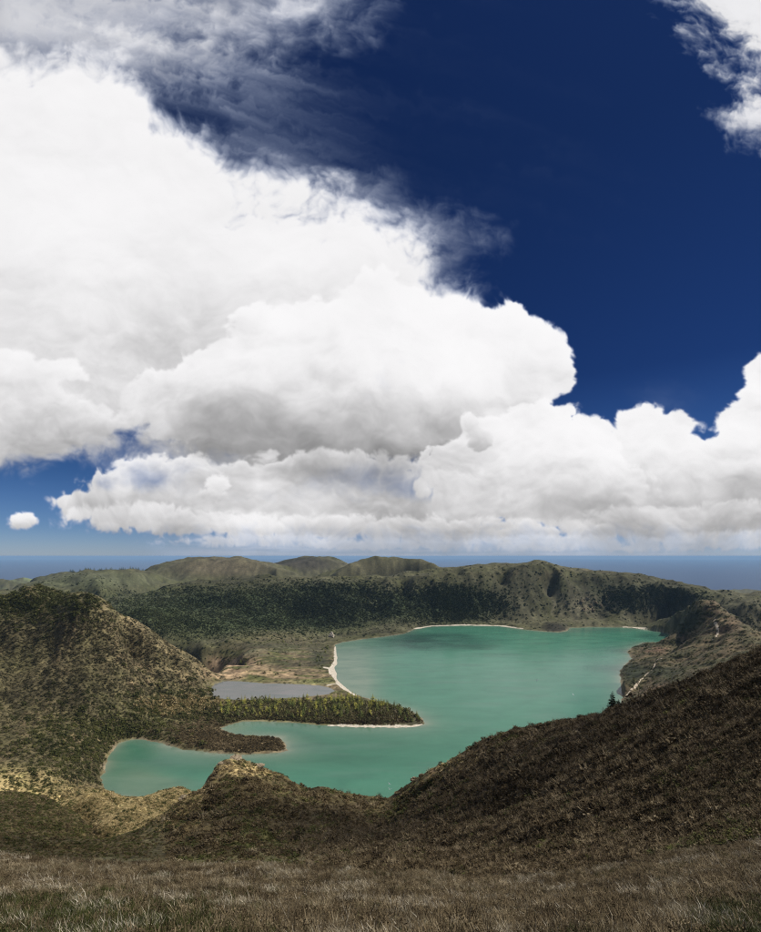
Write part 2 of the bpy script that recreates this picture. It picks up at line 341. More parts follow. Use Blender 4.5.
# wooded spit, flats and the low neck
for a, b, h in ((240, 711, 3), (280, 711, 4), (320, 712, 4), (360, 713, 4), (395, 717, 3), (412, 720, 2), (240, 745, 5), (265, 745, 5), (210, 743, 5), (345, 692, 1), (235, 672, 3), (280, 672, 3), (315, 672, 2), (320, 660, 3), (280, 655, 4), (240, 655, 6), (310, 645, 4), (290, 690, 1), (225, 665, 8), (205, 672, 10), (200, 680, 10)): S(a, b, h)
for u_a, b in ((300, 760), (350, 700), (450, 680), (500, 700), (550, 660), (450, 640), (250, 775), (350, 780), (150, 765), (590, 690), (600, 645), (400, 740), (350, 655), (480, 740)): S(u_a, b, -9)
# dark wooded hills beyond the neck
PS(1580, [(200, 650)]); PS(1700, [(200, 641), (150, 626)]); PS(1800, [(120, 612)]); PS(2200, [(200, 601), (250, 602)]); PS(1900, [(260, 630), (300, 628)])
R([(100, 600, 2300), (130, 596, 2350), (160, 588, 2500), (200, 580, 2600), (260, 577, 2700), (330, 578, 2700), (380, 576, 2760), (430, 570, 2780)], 1.15, .1, 14, 3)
PS(2250, [(300, 618), (350, 615)]); PS(2450, [(300, 600), (360, 600)]); PS(2000, [(340, 634), (380, 628)]); PS(2500, [(450, 600), (500, 600), (400, 600)]); PS(2480, [(550, 600)]); PS(2300, [(600, 619), (450, 618), (500, 618), (550, 617)])
# plateau and coast, far left; far hills
R([(0, 592, 2600), (30, 583, 3300), (60, 573, 3400), (90, 570, 3400), (120, 570, 3500), (150, 571, 3500)], 1.2, .12, 14, 1.5)
PS(2800, [(60, 588), (100, 582)]); PS(5000, [(0, 580), (-200, 584)]); PS(6500, [(0, 577.5), (50, 577)]); PS(2300, [(-200, 600), (0, 598)])
R([(140, 574, 4100), (165, 565, 4200), (190, 558, 4300), (215, 558.5, 4300), (238, 556.5, 4300), (262, 563, 4200), (290, 573, 4000)], 1.15, .1, 10, 1.5)
PS(3700, [(170, 580), (220, 577), (270, 580)])
R([(268, 568, 5200), (290, 561, 5200), (303, 557.5, 5200), (318, 556, 5200), (330, 556, 5200), (344, 563, 5200)], 1.15, .1, 8, 1.)
R([(338, 571, 3500), (352, 563, 3600), (370, 558, 3700), (400, 559, 3700), (430, 565, 3600), (460, 570, 3400)], 1.15, .1, 10, 1.5)
# crater rim
R([(430, 570, 2780), (450, 567, 2760), (480, 565, 2760), (510, 562, 2760), (545, 562.5, 2760), (570, 568, 2740), (600, 570.5, 2720), (640, 574.5, 2660), (652, 577, 2620), (657, 575.5, 2610), (662, 579, 2600), (680, 583, 2560), (720, 590.5, 2420), (745, 594, 2360), (761, 592, 2300), (900, 590, 2100), (1100, 585, 1900)], 1.15, .12, 12, 3)
PS(2300, [(640, 601)]); PS(2420, [(610, 590), (660, 592)]); PS(1830, [(690, 618)]); PS(1800, [(689, 632)]); PS(1960, [(672, 620)])
R([(662, 618, 2090), (676, 607, 1990), (688, 598, 1860), (697, 594, 1760), (706, 600, 1660), (720, 606, 1560), (740, 619, 1440), (761, 633, 1280), (900, 640, 1000)], 1.1, .14, 8)
PS(2000, [(724, 596)]); PS(1850, [(745, 601), (761, 602)]); PS(1300, [(720, 640)]); PS(1260, [(700, 650)]); PS(1480, [(690, 649)]); PS(1450, [(708, 630)]); PS(1640, [(700, 618)])
PS(1600, [(650, 645.5)]); PS(1480, [(640, 654)]); PS(1400, [(672, 650)]); PS(1430, [(655, 653)]); PS(1250, [(660, 663)]); PS(1360, [(640, 664)]); PS(1130, [(650, 680)]); PS(1090, [(638, 690)]); PS(1000, [(680, 672)]); PS(850, [(702, 671)]); PS(700, [(722, 664)]); PS(1100, [(632, 676)])
P(556, 622.5, 2060); P(550, 626, 2040); P(563, 626.5, 2040)
# far falling ground beyond everything
for a in range(-400, 1300, 120): CP.append(((a-CX)/F, math.log(8000), -640)); CP.append(((a-CX)/F, math.log(9500), -960)); CP.append(((a-CX)/F, math.log(5200), -400 if a > 360 or a < 100 else -330))
for a in range(520, 1200, 80): CP.append(((a-CX)/F, math.log(3600), -480)); CP.append(((a-CX)/F, math.log(4200), -700))

_c = np.array(CP); _n = len(_c)
def _ker(A_, B_):
    return np.sqrt((A_[:, None, 0]-B_[None, :, 0])**2+(A_[:, None, 1]-B_[None, :, 1])**2+1e-6)
_M = np.zeros((_n+3, _n+3)); _M[:_n, :_n] = _ker(_c[:, :2], _c[:, :2])-np.eye(_n)*2e-4
_M[:_n, _n] = 1; _M[:_n, _n+1:] = _c[:, :2]; _M[_n, :_n] = 1; _M[_n+1:, :_n] = _c[:, :2].T
_w = np.linalg.solve(_M, np.concatenate([_c[:, 2], np.zeros(3)]))

# grid: bearings by log depth
NU = 900
U = np.linspace(-.93, .93, NU)
def seg(a, b, n): return np.linspace(math.log(a), math.log(b), n, endpoint=False)
LV = np.concatenate([seg(.8, 11, 36), seg(11, 34, 120), seg(34, 60, 50), seg(60, 420, 270), seg(420, 1300, 240), seg(1300, 2900, 190), seg(2900, 5400, 60), [math.log(5400), math.log(6200), math.log(7000), math.log(8000), math.log(9500)]])
NV = len(LV)
cu_ = np.linspace(-.93, .93, 300); cv_ = np.linspace(LV[0], LV[-1], 460)
GU, GV = np.meshgrid(cu_, cv_)
pts = np.stack([GU.ravel(), GV.ravel()], 1); cz = np.empty(len(pts))
for i in range(0, len(pts), 8000):
    p = pts[i:i+8000]; cz[i:i+8000] = _ker(p, _c[:, :2])@_w[:_n]+_w[_n]+p@_w[_n+1:]
cz = cz.reshape(GU.shape)
def bil(a, u, v):
    x = np.clip((u-cu_[0])/(cu_[-1]-cu_[0])*299, 0, 298.999); y = np.clip((v-cv_[0])/(cv_[-1]-cv_[0])*459, 0, 458.999)
    i = x.astype(int); j = y.astype(int); fx = x-i; fy = y-j
    return (a[j, i]*(1-fx)+a[j, i+1]*fx)*(1-fy)+(a[j+1, i]*(1-fx)+a[j+1, i+1]*fx)*fy
UU, VV = np.meshgrid(U, LV); YY = np.exp(VV); XX = UU*YY
Z = bil(cz, UU, VV)

def poly_dist(poly, X, Y):          # signed distance, negative inside
    p = np.array(poly); q = np.roll(p, -1, axis=0)
    d = np.full(X.shape, 1e12); ins = np.zeros(X.shape, bool)
    for (ax, ay), (bx, by) in zip(p, q):
        ex, ey = bx-ax, by-ay; t = np.clip(((X-ax)*ex+(Y-ay)*ey)/(ex*ex+ey*ey+1e-9), 0, 1)
        d = np.minimum(d, (X-ax-t*ex)**2+(Y-ay-t*ey)**2)
        c = ((ay > Y) != (by > Y)) & (X < (bx-ax)*(Y-ay)/(by-ay+1e-12)+ax); ins ^= c
    d = np.sqrt(d); return np.where(ins, -d, d)
r0, r1 = np.searchsorted(LV, [math.log(480), math.log(2500)])
DL = np.full(Z.shape, 900.); DP = np.full(Z.shape, 900.)
DL[r0:r1] = poly_dist(LAKE, XX[r0:r1], YY[r0:r1]); DP[r0:r1] = poly_dist(POND, XX[r0:r1], YY[r0:r1])
wob = fbm(XX/26, YY/26, 3)*4+fbm(XX/9+3, YY/9, 2)*1.5
DL += np.where(np.abs(DL) < 200, wob, 0); DP += np.where(np.abs(DP) < 200, wob*.6, 0)
DS = np.minimum(DL, DP)
# relief: octaves between a fiftieth and a third of the distance
land = np.clip(DS/45, 0, 1)
PX = CX+F*UU; PY = CY-F*Z/YY
def blob(cx, cy, rx, ry, p=1.): return np.exp(-(((PX-cx)/rx)**2+((PY-cy)/ry)**2)**p)
flat = np.clip(blob(280, 680, 85, 42, 3)+blob(250, 738, 60, 18, 2), 0, 1)*sstep(650, 760, YY)*(1-sstep(1850, 2000, YY))
lam = 620.; relief = 0; relief_l = 0; k = 0
while lam > 1.2:
    g = sstep(.011, .024, lam/YY)*(1-sstep(.16, .34, lam/YY))
    n_ = gnoise(XX/lam+13.7*k, YY/lam-5.1*k)
    rid = .55-np.abs(gnoise(XX/lam*1.1+3.1*k, YY/lam*1.1+8.8*k))*1.5
    amp_ = g*lam*(.040*n_+.050*rid*sstep(45, 70, YY)); big = sstep(.06, .10, lam/YY)
    relief_l = relief_l+amp_*big; relief = relief+amp_*(1-big)
    lam *= .52; k += 1
def ridged(q, p, o=4):
    t = 0; a = 1.
    for i in range(o): t = t+a*(.5-np.abs(gnoise(q+7*i, p+3*i))*1.4); q = q*2.07; p = p*1.5; a *= .52
    return t
# gullies running down the left hill, the rim walls and the right slope
q = (XX*.86+YY*.5); p_ = (XX*.5-YY*.86)
wE = sstep(20, 120, DS)*(1-sstep(-.32, -.22, UU))*sstep(640, 760, YY)*(1-sstep(1050, 1250, YY))
wd = fbm(XX/160, YY/160, 3)*34
gul = wE*ridged((q+wd)/88, p_/420)*8.5
wR = sstep(20, 200, DS)*sstep(1600, 1950, YY)*(1-sstep(2500, 2780, YY))
gul = gul+wR*ridged((XX+wd*2)/150, YY/900)*13*(1-.45*blob(250, 600, 120, 40, 2))
wG = sstep(10, 70, DS)*sstep(.40, .47, UU)*sstep(900, 1150, YY)*(1-sstep(1700, 1900, YY))
gul = gul+wG*ridged((XX*.7+YY*.7)/80, (XX-YY)/380)*9
wB = sstep(55, 90, YY)*(1-sstep(230, 300, YY))
gul = gul+wB*ridged((XX*.8+YY*.6)/26+wd/30, (XX*.6-YY*.8)/120, 3)*1.5
low_ = (relief_l*(1-.88*flat)+gul)*land*(.55+.45*sstep(28, 45, YY))
# the broad relief is levelled back to the surveyed points, so ridges and brows keep their line
_iu = np.clip(np.rint((_c[:, 0]-U[0])/(U[1]-U[0])), 0, NU-1).astype(int); _iv = np.clip(np.searchsorted(LV, _c[:, 1]), 0, NV-1)
_ok = (np.abs(_c[:, 0]) < .92)
_r = np.where(_ok, low_[_iv, _iu], 0)
_w2 = np.linalg.solve(_M-np.pad(np.eye(_n)*4e-3, (0, 3)), np.concatenate([_r, np.zeros(3)]))
for i in range(0, len(pts), 8000):
    p = pts[i:i+8000]; cz.ravel()[i:i+8000] = _ker(p, _c[:, :2])@_w2[:_n]+_w2[_n]+p@_w2[_n+1:]
Z = Z+low_-bil(cz, UU, VV)*land+relief*(1-.88*flat)*land*(.55+.45*sstep(28, 45, YY))
# shore: land stands clear of the water, the bed lies under it
Z = np.where(DS > 0, np.where(DS < 90, np.maximum(Z, -H+.12+.12*np.minimum(DS, 12)), Z), np.minimum(Z, -H-.10+.14*np.maximum(DS, -60)))
Z = np.where((DS < 3) & (DS > 0), np.minimum(Z, -H+.3+.5*DS), Z)
ZW = Z+H
PY = CY-F*Z/YY
def height(x, y):                     # bilinear look-up of the built surface
    x = np.asarray(x, float); y = np.asarray(y, float)
    fu = np.clip((x/y-U[0])/(U[-1]-U[0])*(NU-1), 0, NU-1.001); v = np.log(y)
    j = np.clip(np.searchsorted(LV, v)-1, 0, NV-2); fv = (v-LV[j])/(LV[j+1]-LV[j]); i = fu.astype(int); fx = fu-i
    return (ZW[j, i]*(1-fx)+ZW[j, i+1]*fx)*(1-fv)+(ZW[j+1, i]*(1-fx)+ZW[j+1, i+1]*fx)*fv
# what can be seen from the viewpoint and how large: used to sow plants where they matter
sl = Z/YY; runmax = np.maximum.accumulate(sl, axis=0)
vis = sl >= runmax-.004
dsl = np.zeros_like(sl); dsl[:-1] = np.clip(sl[1:]-runmax[:-1], 0, None)
area = dsl*F*(U[1]-U[0])*F*(761/761)        # photo pixels per cell

# ------------------------------------------------------------------ ground colours (albedo; what grows or lies there, with some sun and shade painted in)
def C3(*c): return np.array(c, float)
GREYG0 = 0
HEATH, HEATH2 = C3(.060, .043, .026), C3(.115, .084, .052)
TAN, OLIVE, FOREST, MOSS = C3(.23, .175, .085), C3(.085, .088, .032), C3(.034, .046, .020), C3(.085, .10, .035)
EARTH, PALE, GREYG = C3(.29, .20, .11), C3(.36, .30, .19), C3(.088, .084, .046)
def lerp(a, b, t): return a*(1-t[..., None])+b*t[..., None]
def nz(l, o=4, s=0., g=.55): return fbm(XX/l+s, YY/l-s, o, g)
scr = lambda l, s=0.: gnoise(UU*F/l+s, VV*F*.42/l+s*2)      # patches that keep their share of a slope with distance
base = np.zeros(Z.shape+(3,)); base[:] = GREYG
far = sstep(1400, 1700, YY)
m1 = sstep(-.15, .25, nz(240, 5)); base = lerp(base, OLIVE*.8, m1*.6)
# far forest, left and centre; its dark tone also stands in for clouds' shade
w = np.clip(blob(220, 612, 130, 24, 2)+blob(330, 605, 70, 22, 2)+blob(440, 606, 60, 18, 2), 0, 1)*far
base = lerp(base, FOREST*1.5, w*(.72+.28*sstep(-.3, .2, nz(150, 4, 3))))
w = np.clip(blob(650, 600, 44, 12, 1.5)+blob(600, 590, 40, 10)*.6+blob(685, 615, 24, 20, 2)*1.1, 0, 1)*far
base = lerp(base, C3(.052, .056, .030), w*.85)  # right rim and peak flank darkened, shade put into the colour
# pale flank of the far hills, tan streaks on the rim
base = lerp(base, C3(.13, .11, .068), blob(222, 567, 46, 10, 2)*(YY > 3600)*.95)
base = lerp(base, C3(.10, .092, .052), blob(385, 566, 50, 7, 2)*(YY > 3200)*.9)
base = lerp(base, C3(.045, .04, .03), blob(305, 564, 34, 7, 2)*(YY > 4300)*.9)
base = lerp(base, C3(.13, .11, .06), blob(545, 574, 60, 7)*far*sstep(-.1, .3, nz(70, 4, 9))*.8)
st = sstep(.0, .45, ridged((XX+wd*2)/60, YY/700, 3))
base = lerp(base, C3(.125, .115, .07), np.clip(blob(565, 602, 46, 22, 2)+blob(380, 592, 40, 14)*.6+blob(625, 615, 30, 14)*.5, 0, 1)*st*far*.9)
base = lerp(base, PALE*.75, blob(588, 604, 13, 9, 2)*sstep(.05, .3, nz(16, 3, 4))*far)
base = lerp(base, C3(.09, .10, .055), blob(90, 580, 80, 9, 2)*far*.7)
base = lerp(base, C3(.20, .24, .10), blob(20, 577, 40, 4, 2)*(YY > 3800)*.9*sstep(-.1, .1, gnoise(XX/330, YY/260)))
base = lerp(base, C3(.14, .16, .08), (YY > 3900)*(PX < 140)*(PY > 579)*.6*sstep(0, .1, gnoise(XX/260+4, YY/300)))
base = lerp(base, C3(.035, .032, .022), blob(556, 628, 14, 6, 2)*(YY > 1900)*(YY < 2250))
# low neck by the lake
fl = flat*(YY < 1950)
base = lerp(base, C3(.165, .13, .075), np.clip(fl, 0, 1))
base = lerp(base, OLIVE*1.15, fl*sstep(-.05, .12, gnoise(XX/85, YY/32)))
base = lerp(base, C3(.042, .045, .027), fl*np.clip(blob(320, 650, 12, 14, 2)+blob(270, 645, 60, 5)+blob(300, 664, 50, 5)*.7+blob(270, 690, 50, 2), 0, 1))
base = lerp(base, C3(.16, .15, .09), fl*blob(270, 652, 50, 5, 2)*.8*sstep(-.2, .2, gnoise(XX/120, YY/30)))
base = lerp(base, C3(.44, .31, .19), np.clip(blob(228, 664, 36, 6, 1.5)+blob(262, 674, 50, 5)*.8+blob(214, 672, 22, 8)+blob(290, 686, 40, 2.6), 0, 1)*sstep(-.35, .12, gnoise(XX/55, YY/24)+.3*gnoise(XX/14, YY/9))*.85*(YY > 1000))
base = lerp(base, C3(.17, .18, .07), blob(310, 683, 26, 2.6)*(YY > 1000)*.8)
base = lerp(base, C3(.13, .125, .05), blob(300, 714, 110, 11, 3)*(YY > 820)*(YY < 1100))
base = lerp(base, C3(.24, .18, .095), np.clip(blob(250, 745, 40, 8, 3)+blob(200, 738, 34, 12)*.8, 0, 1)*(YY > 680)*(YY < 1000)*(.6+.4*sstep(-.2, .2, nz(10, 3))))
# left hill
hl = (PX < 235)*sstep(560, 640, YY)*(1-sstep(1250, 1450, YY))
hl = hl*(1-fl)
base = lerp(base, C3(.112, .094, .048), hl)
base = lerp(base, C3(.085, .076, .034), hl*sstep(-.15, .25, nz(90, 5, 2))*.8)
base = lerp(base, OLIVE, hl*np.clip(blob(30, 600, 60, 14)+blob(100, 740, 50, 30)*.8*sstep(-.2, .2, nz(30, 4, 7))+blob(175, 712, 40, 14), 0, 1)*.8)
ridge_l = sstep(.25, .75, ridged((q+wd)/88, p_/420)*1.0)*.5
base = lerp(base, C3(.23, .165, .095), hl*ridge_l*sstep(-.2, .3, nz(24, 4, 5))*.9)
base = lerp(base, C3(.24, .19, .10), hl*np.clip(blob(125, 622, 30, 9)+blob(160, 650, 26, 9)+blob(185, 672, 24, 12)+blob(104, 606, 14, 5), 0, 1)*sstep(-.35, .2, nz(30, 5, 8))*.9)  # sun on the right-hand crest put into the tan
base = lerp(base, C3(.20, .155, .085), hl*np.clip(blob(110, 760, 60, 30, 2), 0, 1)*sstep(-.1, .3, nz(34, 5, 1))*.8)  # sunlit lower slope painted paler
base = lerp(base, C3(.022, .030, .016), hl*blob(196, 672, 16, 14, 2)*.0)
# the sunlit valley and low hills on the left; sun and shade put into their albedo
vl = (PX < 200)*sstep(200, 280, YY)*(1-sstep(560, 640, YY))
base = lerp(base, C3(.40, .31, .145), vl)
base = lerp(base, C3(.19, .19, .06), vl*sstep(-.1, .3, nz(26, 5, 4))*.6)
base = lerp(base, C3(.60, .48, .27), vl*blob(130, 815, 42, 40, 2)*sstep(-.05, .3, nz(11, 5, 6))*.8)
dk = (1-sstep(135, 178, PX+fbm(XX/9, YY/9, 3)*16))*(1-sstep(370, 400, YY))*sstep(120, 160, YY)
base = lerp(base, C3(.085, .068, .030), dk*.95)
# middle hill and right slope
mh = sstep(150, 172, PX)*sstep(100, 150, YY)*(1-sstep(420, 480, YY))
base = lerp(base, C3(.085, .066, .030), mh)
base = lerp(base, C3(.10, .098, .034), mh*sstep(-.1, .35, nz(30, 5, 3))*.6)
base = lerp(base, C3(.55, .42, .20), mh*np.clip(blob(228, 768, 26, 8)+blob(262, 770, 26, 5)+blob(195, 792, 14, 8), 0, 1)*sstep(-.4, .1, nz(9, 4, 2)))  # sunlit edge of the crest brightened in the albedo
base = lerp(base, C3(.32, .22, .12), mh*np.clip(blob(430, 768, 24, 8)+blob(470, 750, 30, 6), 0, 1)*sstep(-.3, .2, nz(9, 4, 5)))  # lit rim of the right slope painted in as tan
rs = sstep(36, 46, YY)*(1-sstep(215, 255, YY))*sstep(330, 420, PX+.3*(PY-800))
base = lerp(base, C3(.092, .066, .036), rs)
base = lerp(base, C3(.10, .045, .030), rs*sstep(.12, .4, nz(12, 4, 9))*.5)
base = lerp(base, C3(.065, .062, .022), rs*sstep(.1, .4, nz(16, 4, 12))*.6)
# right hand hills and headland
rh = (PX > 612)*sstep(640, 760, YY)*(1-sstep(1700, 1850, YY))
base = lerp(base, C3(.12, .092, .052), rh*.9)
base = lerp(base, C3(.075, .074, .036), rh*sstep(-.15, .2, nz(60, 5, 2))*.8)
base = lerp(base, C3(.036, .042, .022), rh*np.clip(blob(683, 616, 18, 17, 3)*1.3+blob(640, 645, 14, 4)+blob(660, 672, 30, 7)*.9+blob(632, 672, 10, 12), 0, 1))  # shade on the peak's left flank painted in, among other dark patches
base = lerp(base, C3(.17, .11, .07), rh*np.clip(blob(655, 650, 14, 4, 2)+blob(716, 606, 20, 7)*.5+blob(725, 625, 16, 14)*.6+blob(660, 690, 16, 8), 0, 1)*sstep(-.3, .2, nz(24, 4, 6)))  # sun on the peak's right flank painted in, among other tan patches
# ground near by
gr = 1-sstep(32, 46, YY)
base = lerp(base, C3(.038, .028, .017), gr)
GREEN = gr*np.clip(sstep(0, 1, (PY-886)/30+gnoise(XX/3, YY/3)*.5)*(1-sstep(170, 300, PX))*1.1+sstep(0, 1, (PY-895)/25+gnoise(XX/2.5, YY/2.5)*.5)*sstep(660, 720, PX)+.25*sstep(.25, .5, nz(3, 3)), 0, 1)
base = lerp(base, C3(.040, .048, .014), GREEN)
# grain at the size of single shrubs, at every distance
gk = 0; lam = 300.; k = 0
while lam > .25:
    g = sstep(.0025, .006, lam/YY)*(1-sstep(.012, .05, lam/YY)); gk = gk+g*gnoise(XX/lam+k*3.3, YY/lam-k*9.1)*1.0; lam *= .6; k += 1
base = base*np.clip(1+.48*gk*(1-.3*far), .35, 2.2)[..., None]
shore = np.clip(1-DS/7, 0, 1)*(DS > 0)*(YY > 500)
base = lerp(base, C3(.30, .245, .17), shore*.8*np.clip(.25+1.6*gnoise(XX/45, YY/45), 0, 1))
bed = (DS < 0); base[bed] = (.20, .20, .13)
base = np.clip(base, .004, .8)

# ------------------------------------------------------------------ materials
def newmat(name):
    m = bpy.data.materials.new(name); m.use_nodes = True; t = m.node_tree; t.nodes.clear(); T = NT(t)
    o = T.n('ShaderNodeOutputMaterial'); b = T.n('ShaderNodeBsdfPrincipled'); T.l(b.outputs[0], o.inputs[0])
    b.inputs['Roughness'].default_value = .85; b.inputs['Specular IOR Level'].default_value = .15
    return m, T, b
def terrain_mat():
    m, T, b = newmat('heath_ground')
    at = T.n('ShaderNodeAttribute', attribute_name='ground_colour'); geo = T.n('ShaderNodeNewGeometry')
    n1 = T.noise(geo.outputs['Position'], 2.2, 8, .68); n2 = T.noise(geo.outputs['Position'], .09, 8, .66)
    f = T.m('ADD', T.m('MULTIPLY', n1, .5), T.m('MULTIPLY', n2, .6))
    r = T.ramp(f, [(.35, (.45, .43, .40)), (.55, (1, 1, 1)), (.74, (1.7, 1.62, 1.5))])
    T.l(T.mix(1.0, at.outputs['Color'], r, 'MULTIPLY'), b.inputs['Base Color'])
    bp = T.n('ShaderNodeBump'); bp.inputs['Strength'].default_value = .8; bp.inputs['Distance'].default_value = 1.2
    T.l(n2, bp.inputs['Height']); T.l(bp.outputs[0], b.inputs['Normal'])
    return m
MT = terrain_mat()
def var_mat(name, cols, rough=.85, patch=.0, trans=0.0):
    m, T, b = newmat(name)
    oi = T.n('ShaderNodeObjectInfo'); geo = T.n('ShaderNodeNewGeometry')
    nn_ = T.noise(geo.outputs['Position'], patch if patch else .15, 3)
    f = T.m('ADD', T.m('MULTIPLY', oi.outputs['Random'], .62), T.m('MULTIPLY', T.m('SUBTRACT', nn_, .5), 1.3 if patch else .5)); f = T.m('ADD', f, .19)
    c = T.ramp(f, [(i/(len(cols)-1), c) for i, c in enumerate(cols)])
    T.l(c, b.inputs['Base Color']); b.inputs['Roughness'].default_value = rough
    if trans:
        tr = T.n('ShaderNodeBsdfTranslucent'); T.l(c, tr.inputs[0]); mx = T.n('ShaderNodeMixShader'); mx.inputs[0].default_value = trans
        T.l(b.outputs[0], mx.inputs[1]); T.l(tr.outputs[0], mx.inputs[2])
        o = [n for n in T.t.nodes if n.type == 'OUTPUT_MATERIAL'][0]; T.l(mx.outputs[0], o.inputs[0])
    return m

def tag(o, label=None, cat=None, group=None, kind=None):
    if label: o['label'] = label
    if cat: o['category'] = cat
    if group: o['group'] = group
    if kind: o['kind'] = kind
    return o
def mesh_np(name, v, f, mat, smooth=True):
    v = np.asarray(v, np.float32); f = np.asarray(f, np.int32); me = bpy.data.meshes.new(name); k = f.shape[1]
    me.vertices.add(len(v)); me.vertices.foreach_set('co', v.ravel()); me.loops.add(f.size); me.loops.foreach_set('vertex_index', f.ravel())
    me.polygons.add(len(f)); me.polygons.foreach_set('loop_start', np.arange(0, f.size, k, dtype=np.int32))
    me.update(calc_edges=True)
    if smooth: me.polygons.foreach_set('use_smooth', np.ones(len(f), bool))
    for mm in (mat if isinstance(mat, (list, tuple)) else [mat]): me.materials.append(mm)
    return me
def link(name, me, parent=None):
    o = bpy.data.objects.new(name, me); COL.objects.link(o)
    if parent: o.parent = parent
    return o

# terrain sheets, split along the lie of the land (neighbours share their border vertices)
idx = np.arange(NU*NV).reshape(NV, NU)
quad = np.stack([idx[:-1, :-1], idx[:-1, 1:], idx[1:, 1:], idx[1:, :-1]], -1)
fy_ = YY[:-1, :-1]; fx_ = PX[:-1, :-1]
reg = np.full(fy_.shape, 5)
reg[fy_ < 2000] = 4                       # low neck and hills round the lake
reg[(fy_ < 2000) & (UU[:-1, :-1] > .42)] = 6
reg[(fy_ < 1350) & (UU[:-1, :-1] < -.33)] = 3
reg[(fy_ < 600)] = 2; reg[(fy_ < 600) & (UU[:-1, :-1] > .05)] = 1; reg[fy_ < 38] = 0
reg[(fy_ >= 38) & (fy_ < 600) & (UU[:-1, :-1] < -.42)] = 7
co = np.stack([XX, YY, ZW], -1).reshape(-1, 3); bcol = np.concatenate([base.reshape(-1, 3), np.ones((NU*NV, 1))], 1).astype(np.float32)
def sheet(name, faces, vco, mat, col=None, attr='ground_colour'):
    used, inv = np.unique(faces, return_inverse=True)
    me = mesh_np(name, vco[used], inv.reshape(faces.shape), mat)
    if col is not None:
        ca = me.attributes.new(attr, 'FLOAT_COLOR', 'POINT'); ca.data.foreach_set('color', col[used].ravel())
    return link(name, me)
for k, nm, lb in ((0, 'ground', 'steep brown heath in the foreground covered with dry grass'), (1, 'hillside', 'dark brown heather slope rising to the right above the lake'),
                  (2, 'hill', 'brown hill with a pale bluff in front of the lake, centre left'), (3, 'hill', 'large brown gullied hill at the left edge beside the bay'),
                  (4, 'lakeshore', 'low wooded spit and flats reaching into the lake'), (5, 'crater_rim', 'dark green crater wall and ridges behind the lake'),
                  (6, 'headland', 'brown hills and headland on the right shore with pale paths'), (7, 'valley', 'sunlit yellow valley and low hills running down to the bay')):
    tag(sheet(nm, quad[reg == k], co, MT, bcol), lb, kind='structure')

# ------------------------------------------------------------------ water
def water_mat(name, rough, spec, bumpd):
    m, T, b = newmat(name); at = T.n('ShaderNodeAttribute', attribute_name='water_colour'); geo = T.n('ShaderNodeNewGeometry')
    mp = T.n('ShaderNodeMapping'); mp.inputs['Scale'].default_value = (1, 2.2, 1); T.l(geo.outputs['Position'], mp.inputs[0])
    w1 = T.noise(mp.outputs[0], .012, 6, .6, .6); w2 = T.noise(mp.outputs[0], .35, 5, .6)
    r = T.ramp(w1, [(.32, (.80, .87, .87)), (.5, (1, 1, 1)), (.68, (1.2, 1.1, 1.12))])
    T.l(T.mix(1.0, at.outputs['Color'], r, 'MULTIPLY'), b.inputs['Base Color'])
    b.inputs['Roughness'].default_value = rough; b.inputs['Specular IOR Level'].default_value = spec; b.inputs['IOR'].default_value = 1.33
    bp = T.n('ShaderNodeBump'); bp.inputs['Strength'].default_value = .5; bp.inputs['Distance'].default_value = bumpd
    T.l(w2, bp.inputs['Height']); T.l(bp.outputs[0], b.inputs['Normal']); return m
wc = np.zeros(Z.shape+(3,)); wc[:] = (.038, .170, .105)
d_in = np.clip(-DL, 0, 400)
wc = lerp(wc, C3(.088, .248, .172), np.clip(blob(520, 650, 190, 24, 1.5), 0, 1)*.75)          # milkier far water
wc = lerp(wc, C3(.016, .108, .058), np.clip(blob(310, 750, 150, 30, 1.5)+blob(170, 765, 60, 16), 0, 1)*.8)     # deep green arm
wc = lerp(wc, C3(.16, .20, .145), np.exp(-d_in/26.)*.65)
wc = lerp(wc, C3(.24, .25, .18), np.exp(-d_in/7.)*.7*np.clip(.5+1.3*gnoise(XX/70, YY/70), .1, 1))
wc = lerp(wc, C3(.17, .225, .165), np.clip(blob(352, 668, 30, 32)*1.0+blob(345, 690, 26, 12), 0, 1)*.8)         # sand bar shallows
wc = lerp(wc, C3(.11, .17, .10), np.clip(blob(137, 785, 26, 12)+blob(235, 729, 16, 4)+blob(160, 790, 30, 6), 0, 1)*.7)
wc = lerp(wc, C3(.055, .085, .085), np.clip(blob(432, 642, 52, 13, 1.6)*.4+blob(395, 650, 36, 8)*.4+blob(590, 632, 40, 3)*.6+blob(560, 660, 60, 3)*.2+blob(620, 652, 20, 3)*.5, 0, 1)*np.clip(.75+.6*nz(70, 4), 0, 1)*.85)   # shade from clouds painted into the water, with narrow dark streaks
wc = lerp(wc, C3(.075, .15, .115), sstep(.05, .35, fbm(XX/210, YY/45, 4))*.25)
lco = co.copy(); lco[:, 2] = 0.
near = lambda D: (np.minimum(np.minimum(D[:-1, :-1], D[1:, :-1]), np.minimum(D[:-1, 1:], D[1:, 1:])) < 14)
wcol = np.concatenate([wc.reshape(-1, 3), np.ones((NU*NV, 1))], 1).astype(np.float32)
mL = near(DL) & (fy_ > 480) & (fy_ < 2500) & ~(near(DP) & (DP[:-1, :-1] < DL[:-1, :-1]))
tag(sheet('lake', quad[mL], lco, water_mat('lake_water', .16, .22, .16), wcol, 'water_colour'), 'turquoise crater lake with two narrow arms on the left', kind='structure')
pcol = wcol.copy(); pcol[:, :3] = (.15, .155, .145)
mP = near(DP) & (fy_ > 900) & (fy_ < 1500) & ~mL
tag(sheet('pond', quad[mP], lco, water_mat('pond_water', .10, .9, .04), pcol, 'water_colour'), 'narrow grey lagoon behind the wooded spit', kind='structure')
